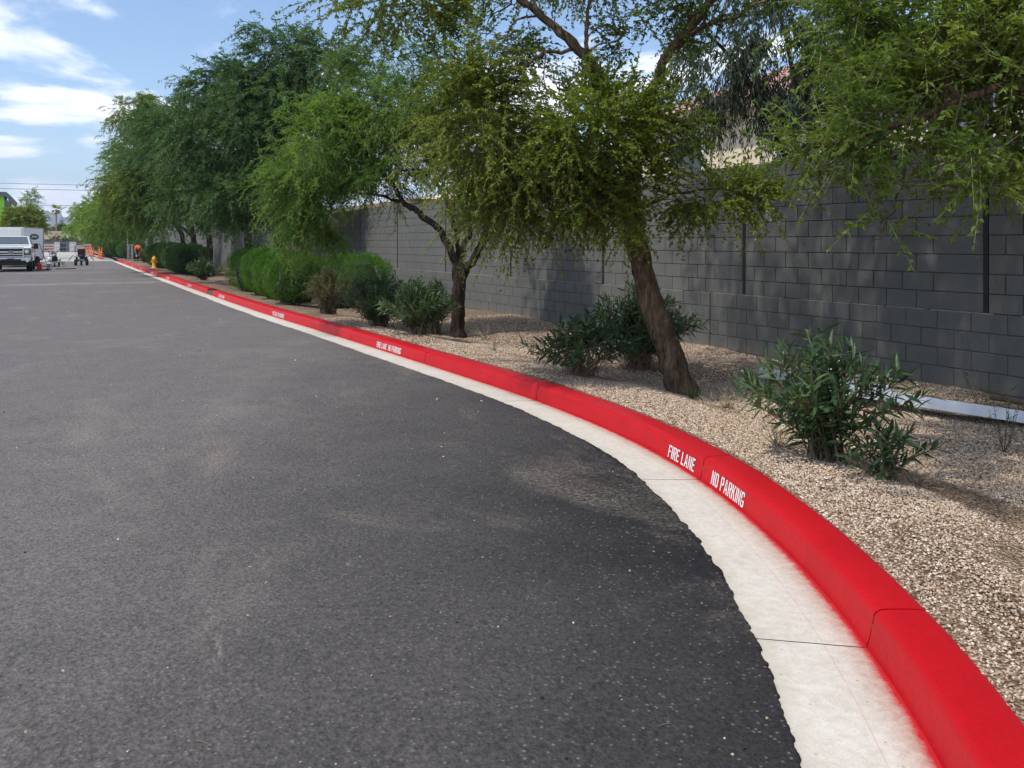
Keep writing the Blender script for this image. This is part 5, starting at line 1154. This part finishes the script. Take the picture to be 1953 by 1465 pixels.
bushy('olive green tree behind the white trailer', -4.3, 102.7, -.05, [(0, 0, 4.0, 1.6, 1.5, 1.15, 300, .05), (-.9, 0, 3.2, 1.0, 1.2, .8, 140, -.05), (.9, 0, 3.3, .9, 1.1, .8, 130, -.02)], M['leaf_yellow'], 101, BL_)
bushy('wispy pale tree standing above the olive tree', -4.0, 112, -.05, [(.3, 0, 6.6, .8, .8, 1.0, 60, .2), (.3, 0, 5.4, .6, .6, .6, 40, .1)], M['leaf_feather'], 102, dict(l=.22, w=.05, hang=.3), zt=4.5)
for i, (X, Y, z_, r_, m_, lab) in enumerate(((-5.2, 198, 2.6, 1.6, 'leaf_olive', 'pale olive shrub left of the far gate'), (-2.8, 198, 2.9, 1.7, 'leaf_olive', 'pale flowering shrub above the far gate'), (-.4, 198, 2.7, 1.8, 'leaf_dark', 'darker shrub above the middle of the far gate'), (2.2, 197, 2.8, 1.7, 'leaf_olive', 'olive shrub right of the middle above the far gate'), (4.4, 195, 3.0, 2.0, 'leaf_dark', 'dark shrub where the far gate meets the tree row'))):
    bushy(lab, X, Y, -.05, [(0, 0, z_ * .62, r_, r_, z_ * .4, 110, .05)], M[m_], 110 + i, dict(l=.34, w=.14, hang=.2), zt=.6, name='shrub', cat='shrub', group='shrubs behind the far gate')
bushy('round dark green tree at the foot of the far palm', -1.9, 224, -.05, [(0, 0, 4.4, 1.8, 1.8, 1.5, 130, 0), (1.2, 0, 3.7, 1.3, 1.5, 1.2, 80, 0)], M['leaf_dark'], 120, dict(l=.4, w=.16, hang=.2), zt=2.5)
def palm(label, X, Y, h, r_, seed, tk=.16):
    t = empty('palm_tree', (X, Y, -.1), 0, label, 'palm'); r = np.random.default_rng(seed)
    MB().tube([(0, 0, 0), (.05, 0, h * .5), (0, 0, h)], [tk * 1.25, tk, tk * .9], 10, .15, seed).build('trunk', M['trunkpalm'], t, True)
    V, F, T_ = [], [], []
    for i in range(34):
        a = r.random() * 6.283; el = r.uniform(-.9, 1.2); d = np.array([math.cos(a) * math.cos(el), math.sin(a) * math.cos(el), math.sin(el)]); sd = unit(np.cross(d, [0, 0, 1.0])); c = np.array([0, 0, h])
        tv = np.clip(.5 + .3 * math.sin(el) + r.normal() * .1, 0, 1)
        for k in range(9):                                           # fan blades
            q = (k - 4) / 4; dd = unit(d + sd * q * .7); b0 = c + d * r_ * .35; tip = b0 + dd * r_ * (.75 - .2 * abs(q)) + np.array([0, 0, -.12 * r_]); w_ = np.cross(dd, d + sd * .1) ; w_ = unit(np.cross(dd, [0, 0, 1.0])) * r_ * .06
            n0 = len(V); V += [b0 - w_, b0 + w_, tip]; F.append((n0, n0 + 1, n0 + 2)); T_ += [tv] * 3
        n0 = len(V); w_ = sd * r_ * .02; V += [c - w_, c + w_, c + d * r_ * .4]; F.append((n0, n0 + 1, n0 + 2)); T_ += [tv] * 3
    o = link('crown', np_mesh('crown', V, F, T_), M['leaf_yellow'], t); o['kind'] = 'stuff'; return t
palm('tall thin fan palm against the far mountain', -2.55, 213.6, 8.8, 1.75, 1)
palm('short fan palm left of the tall one', -5.1, 208, 4.9, 1.6, 2, .22)
# lime building
bd = empty('lime_building', (-7.0, 115.3, -.1), 0, 'lime green and pale grey building with dark slanted roof edge at the left', 'building')
MB().box(-14, .40, .3, 5.2, 0, 7.0).build('wall', M['lime'], bd); MB().box(.40, .90, .9, 5.2, 0, 6.6).build('side_wall', M['greystucco'], bd)
MB().prism([(-14, 7.5), (.60, 7.5), (.9, 7.2), (1.5, 6.45), (1.3, 5.98), (.72, 6.75), (.5, 7.0), (-14, 7.0)], -.2, 5.5, 'y').build('roof', M['darkroof'], bd)
MB().box(.62, 1.1, .4, .9, 5.5, 6.0).build('bracket', M['darkroof'], bd)
for k in range(4): wd_ = MB().box(-1.4 - 2.2 * k, -.4 - 2.2 * k, .27, .3, 3.2, 5.0).build('window', M['glass'], bd); 
# mountain range
S = np.linspace(-2400, 1500, 160); rs = np.random.default_rng(5); V = []; prof = []
for x in S:
    hgt = 42 + 112 * math.exp(-((x + 78) / 125)**2) + 120 * math.exp(-((x + 900) / 300)**2) + 150 * math.exp(-((x - 700) / 330)**2) + 8 * math.sin(x / 60) + 5 * math.sin(x / 23)
    prof.append(hgt)
for j in range(9):
    u = j / 8; e = 1 - abs(2 * u - 1)
    for x, hgt in zip(S, prof): V.append((x + rs.normal() * 8, 4300 + (u - .5) * 900, -2 + hgt * e**.8 * (1 + rs.normal() * .05)))
idx = np.arange(len(V)).reshape(9, -1); F = np.stack([idx[:-1, :-1], idx[:-1, 1:], idx[1:, 1:], idx[1:, :-1]], -1).reshape(-1, 4)
o = link('mountain', np_mesh('mountain', V, F), M['rock']); tag(o, 'hazy blue mountain ridge on the horizon', None, None, 'structure')
# power line
for i, (x, lab) in enumerate(((-150, 'left steel power pole outside the view'), (95, 'right power pole hidden behind the tree row'))):
    t = empty('power_pole', (x, 300, -.1), 0, lab, 'power pole'); MB().tube([(0, 0, 0), (0, 0, 22)], [.3, .18], 10).build('shaft', M['steel'], t, True)
    for z in (20.6, 18.6, 13.4): MB().box(-.1, .1, -1.6, 1.6, z - .08, z + .08).build('crossarm', M['steel'], t)
for i, (y, z) in enumerate(((298.6, 20.6), (301.4, 20.6), (298.6, 18.6), (301.4, 18.6), (298.6, 13.4), (301.4, 13.4))):
    P = [(x, y, z + .1 + i * .22 - 1.6 * (1 - ((x + 27.5) / 122.5)**2)) for x in np.linspace(-150, 95, 25)]
    o = MB().tube(P, .034, 5).build('power_line', M['wire']); tag(o, ('topmost', 'second highest', 'third highest', 'fourth', 'fifth', 'lowest')[i] + ' thin power wire crossing the sky at the left', 'wire', 'power wires')
# ------------------------------------------------------------------ houses behind the wall
def house(label, x0, x1, y0, y1, eave, ridge, tiles=True, roofmat='tile'):
    h = empty('house', (x0, y0, -.1), 0, label, 'house'); W_, D_ = x1 - x0, y1 - y0
    wl = MB().box(0, W_, 0, D_, 0, eave + .1).build('wall', M['cream'], h)
    ov = .5; hip = W_ / 2 + ov; e = eave
    A, B, C, D = (-ov, -ov, e), (W_ + ov, -ov, e), (W_ + ov, D_ + ov, e), (-ov, D_ + ov, e); R0, R1 = (W_ / 2, hip, ridge), (W_ / 2, D_ - hip, ridge)
    rf = MB(); k = 0; rf.v = [Vector(p) for p in (A, B, C, D, R0, R1)]; rf.f = [(0, 3, 5, 4), (1, 4, 5, 2), (0, 4, 1), (3, 2, 5), (0, 1, 2, 3)]
    roof = rf.build('roof', M[roofmat], h); MB().box(-ov - .02, -ov + .02, -ov, D_ + ov, e - .16, e + .02).build('fascia', M['rawconc'], roof)
    for i in range(max(1, int(D_ // 4))):
        y = 1.6 + 4 * i
        for z0, z1 in ((eave - 1.75, eave - .55),):
            wn = MB().box(-.03, .02, y, y + 1.3, z0, z1).build('window', M['glass'], h)
            for q in ((-.05, 0, y - .07, y, z0 - .07, z1 + .07), (-.05, 0, y + 1.3, y + 1.37, z0 - .07, z1 + .07), (-.05, 0, y, y + 1.3, z1, z1 + .07), (-.07, 0, y - .1, y + 1.4, z0 - .09, z0)): MB().box(*q).build('frame', M['white'], wn)
    if tiles:
        # rounded clay tiles in courses on the slope that faces the road
        sl_ = math.hypot(hip, ridge - e); ang = math.atan2(ridge - e, hip); pts = []; n = 7
        V, F = [], []
        for a in np.linspace(0, math.pi, n):
            for u in (0, 1): V.append((u * .43, math.cos(a) * .15, math.sin(a) * .055 + (1 - u) * .022))
        for i in range(n - 1): F.append((2 * i, 2 * i + 1, 2 * i + 3, 2 * i + 2))
        me = bpy.data.meshes.new('tile'); me.from_pydata(V, [], F); me.materials.append(M['tile']); me.update()
        cand = []
        for r_ in range(int(sl_ / .37)):
            u = r_ * .37; xx = -ov + u * math.cos(ang); zz_ = e + u * math.sin(ang) + .012; inset = xx + ov
            for c_ in range(int((D_ + 2 * ov) / .31)):
                y = -ov + .16 + c_ * .31
                if inset - .05 < y + ov < D_ + 2 * ov - inset + .05: cand.append((xx, y, zz_))
        cand.sort(key=lambda p: -p[1])
        BV, BF = [], []; Rm = Matrix.Rotation(-ang, 3, 'Y')
        for i, p in enumerate(cand):
            if i < 300:
                o = link('tile', me, None, roof); o.location = p; o.rotation_euler = (0, -ang, 0)
            else:
                b0 = len(BV); BV += [tuple(Rm @ v.co + Vector(p)) for v in me.vertices]; BF += [[b0 + q for q in f] for f in F]
        if BV: o = link('tiles', np_mesh('tiles', BV, BF), M['tile'], roof); o['kind'] = 'stuff'
    return h
house('cream house with pink tiled hip roof behind the weeping tree', 14.5, 22.5, 4.5, 20.8, 5.0, 6.9)
house('cream house behind the wall left of the forked tree', 13.0, 20.0, 34, 48, 3.5, 4.1, False, 'cream')
t = empty('patio_cover', (10.6, 12.6, -.1), 0, 'white patio cover with red edge just above the wall behind the leaning tree', 'patio cover')
MB().box(0, 2.6, 0, 4.6, 3.0, 3.12, rot=(0, R(-4), 0)).build('roof_panel', M['white'], t, False, .02); MB().box(-.03, .0, 0, 2.0, 2.98, 3.06).build('edge_trim', M['redplastic'], t)
for x, y in ((.15, .2), (.15, 4.4), (2.4, .2), (2.4, 4.4)): MB().box(x - .05, x + .05, y - .05, y + .05, 0, 3.0).build('post', M['white'], t)

# ------------------------------------------------------------------ the air
hz = MB().box(-3500, 3500, -60, 5200, -1.2, 330).build('haze', None); tag(hz, 'thin blue air between the road and the far mountain', None, None, 'stuff')
m = bpy.data.materials.new('air'); m.use_nodes = True; t = m.node_tree; t.nodes.remove(t.nodes['Principled BSDF'])
pv = t.nodes.new('ShaderNodeVolumePrincipled'); pv.inputs['Color'].default_value = (.60, .72, 1, 1); pv.inputs['Density'].default_value = .00019; pv.inputs['Anisotropy'].default_value = .2
t.links.new(pv.outputs[0], t.nodes['Material Output'].inputs['Volume']); hz.data.materials.append(m)
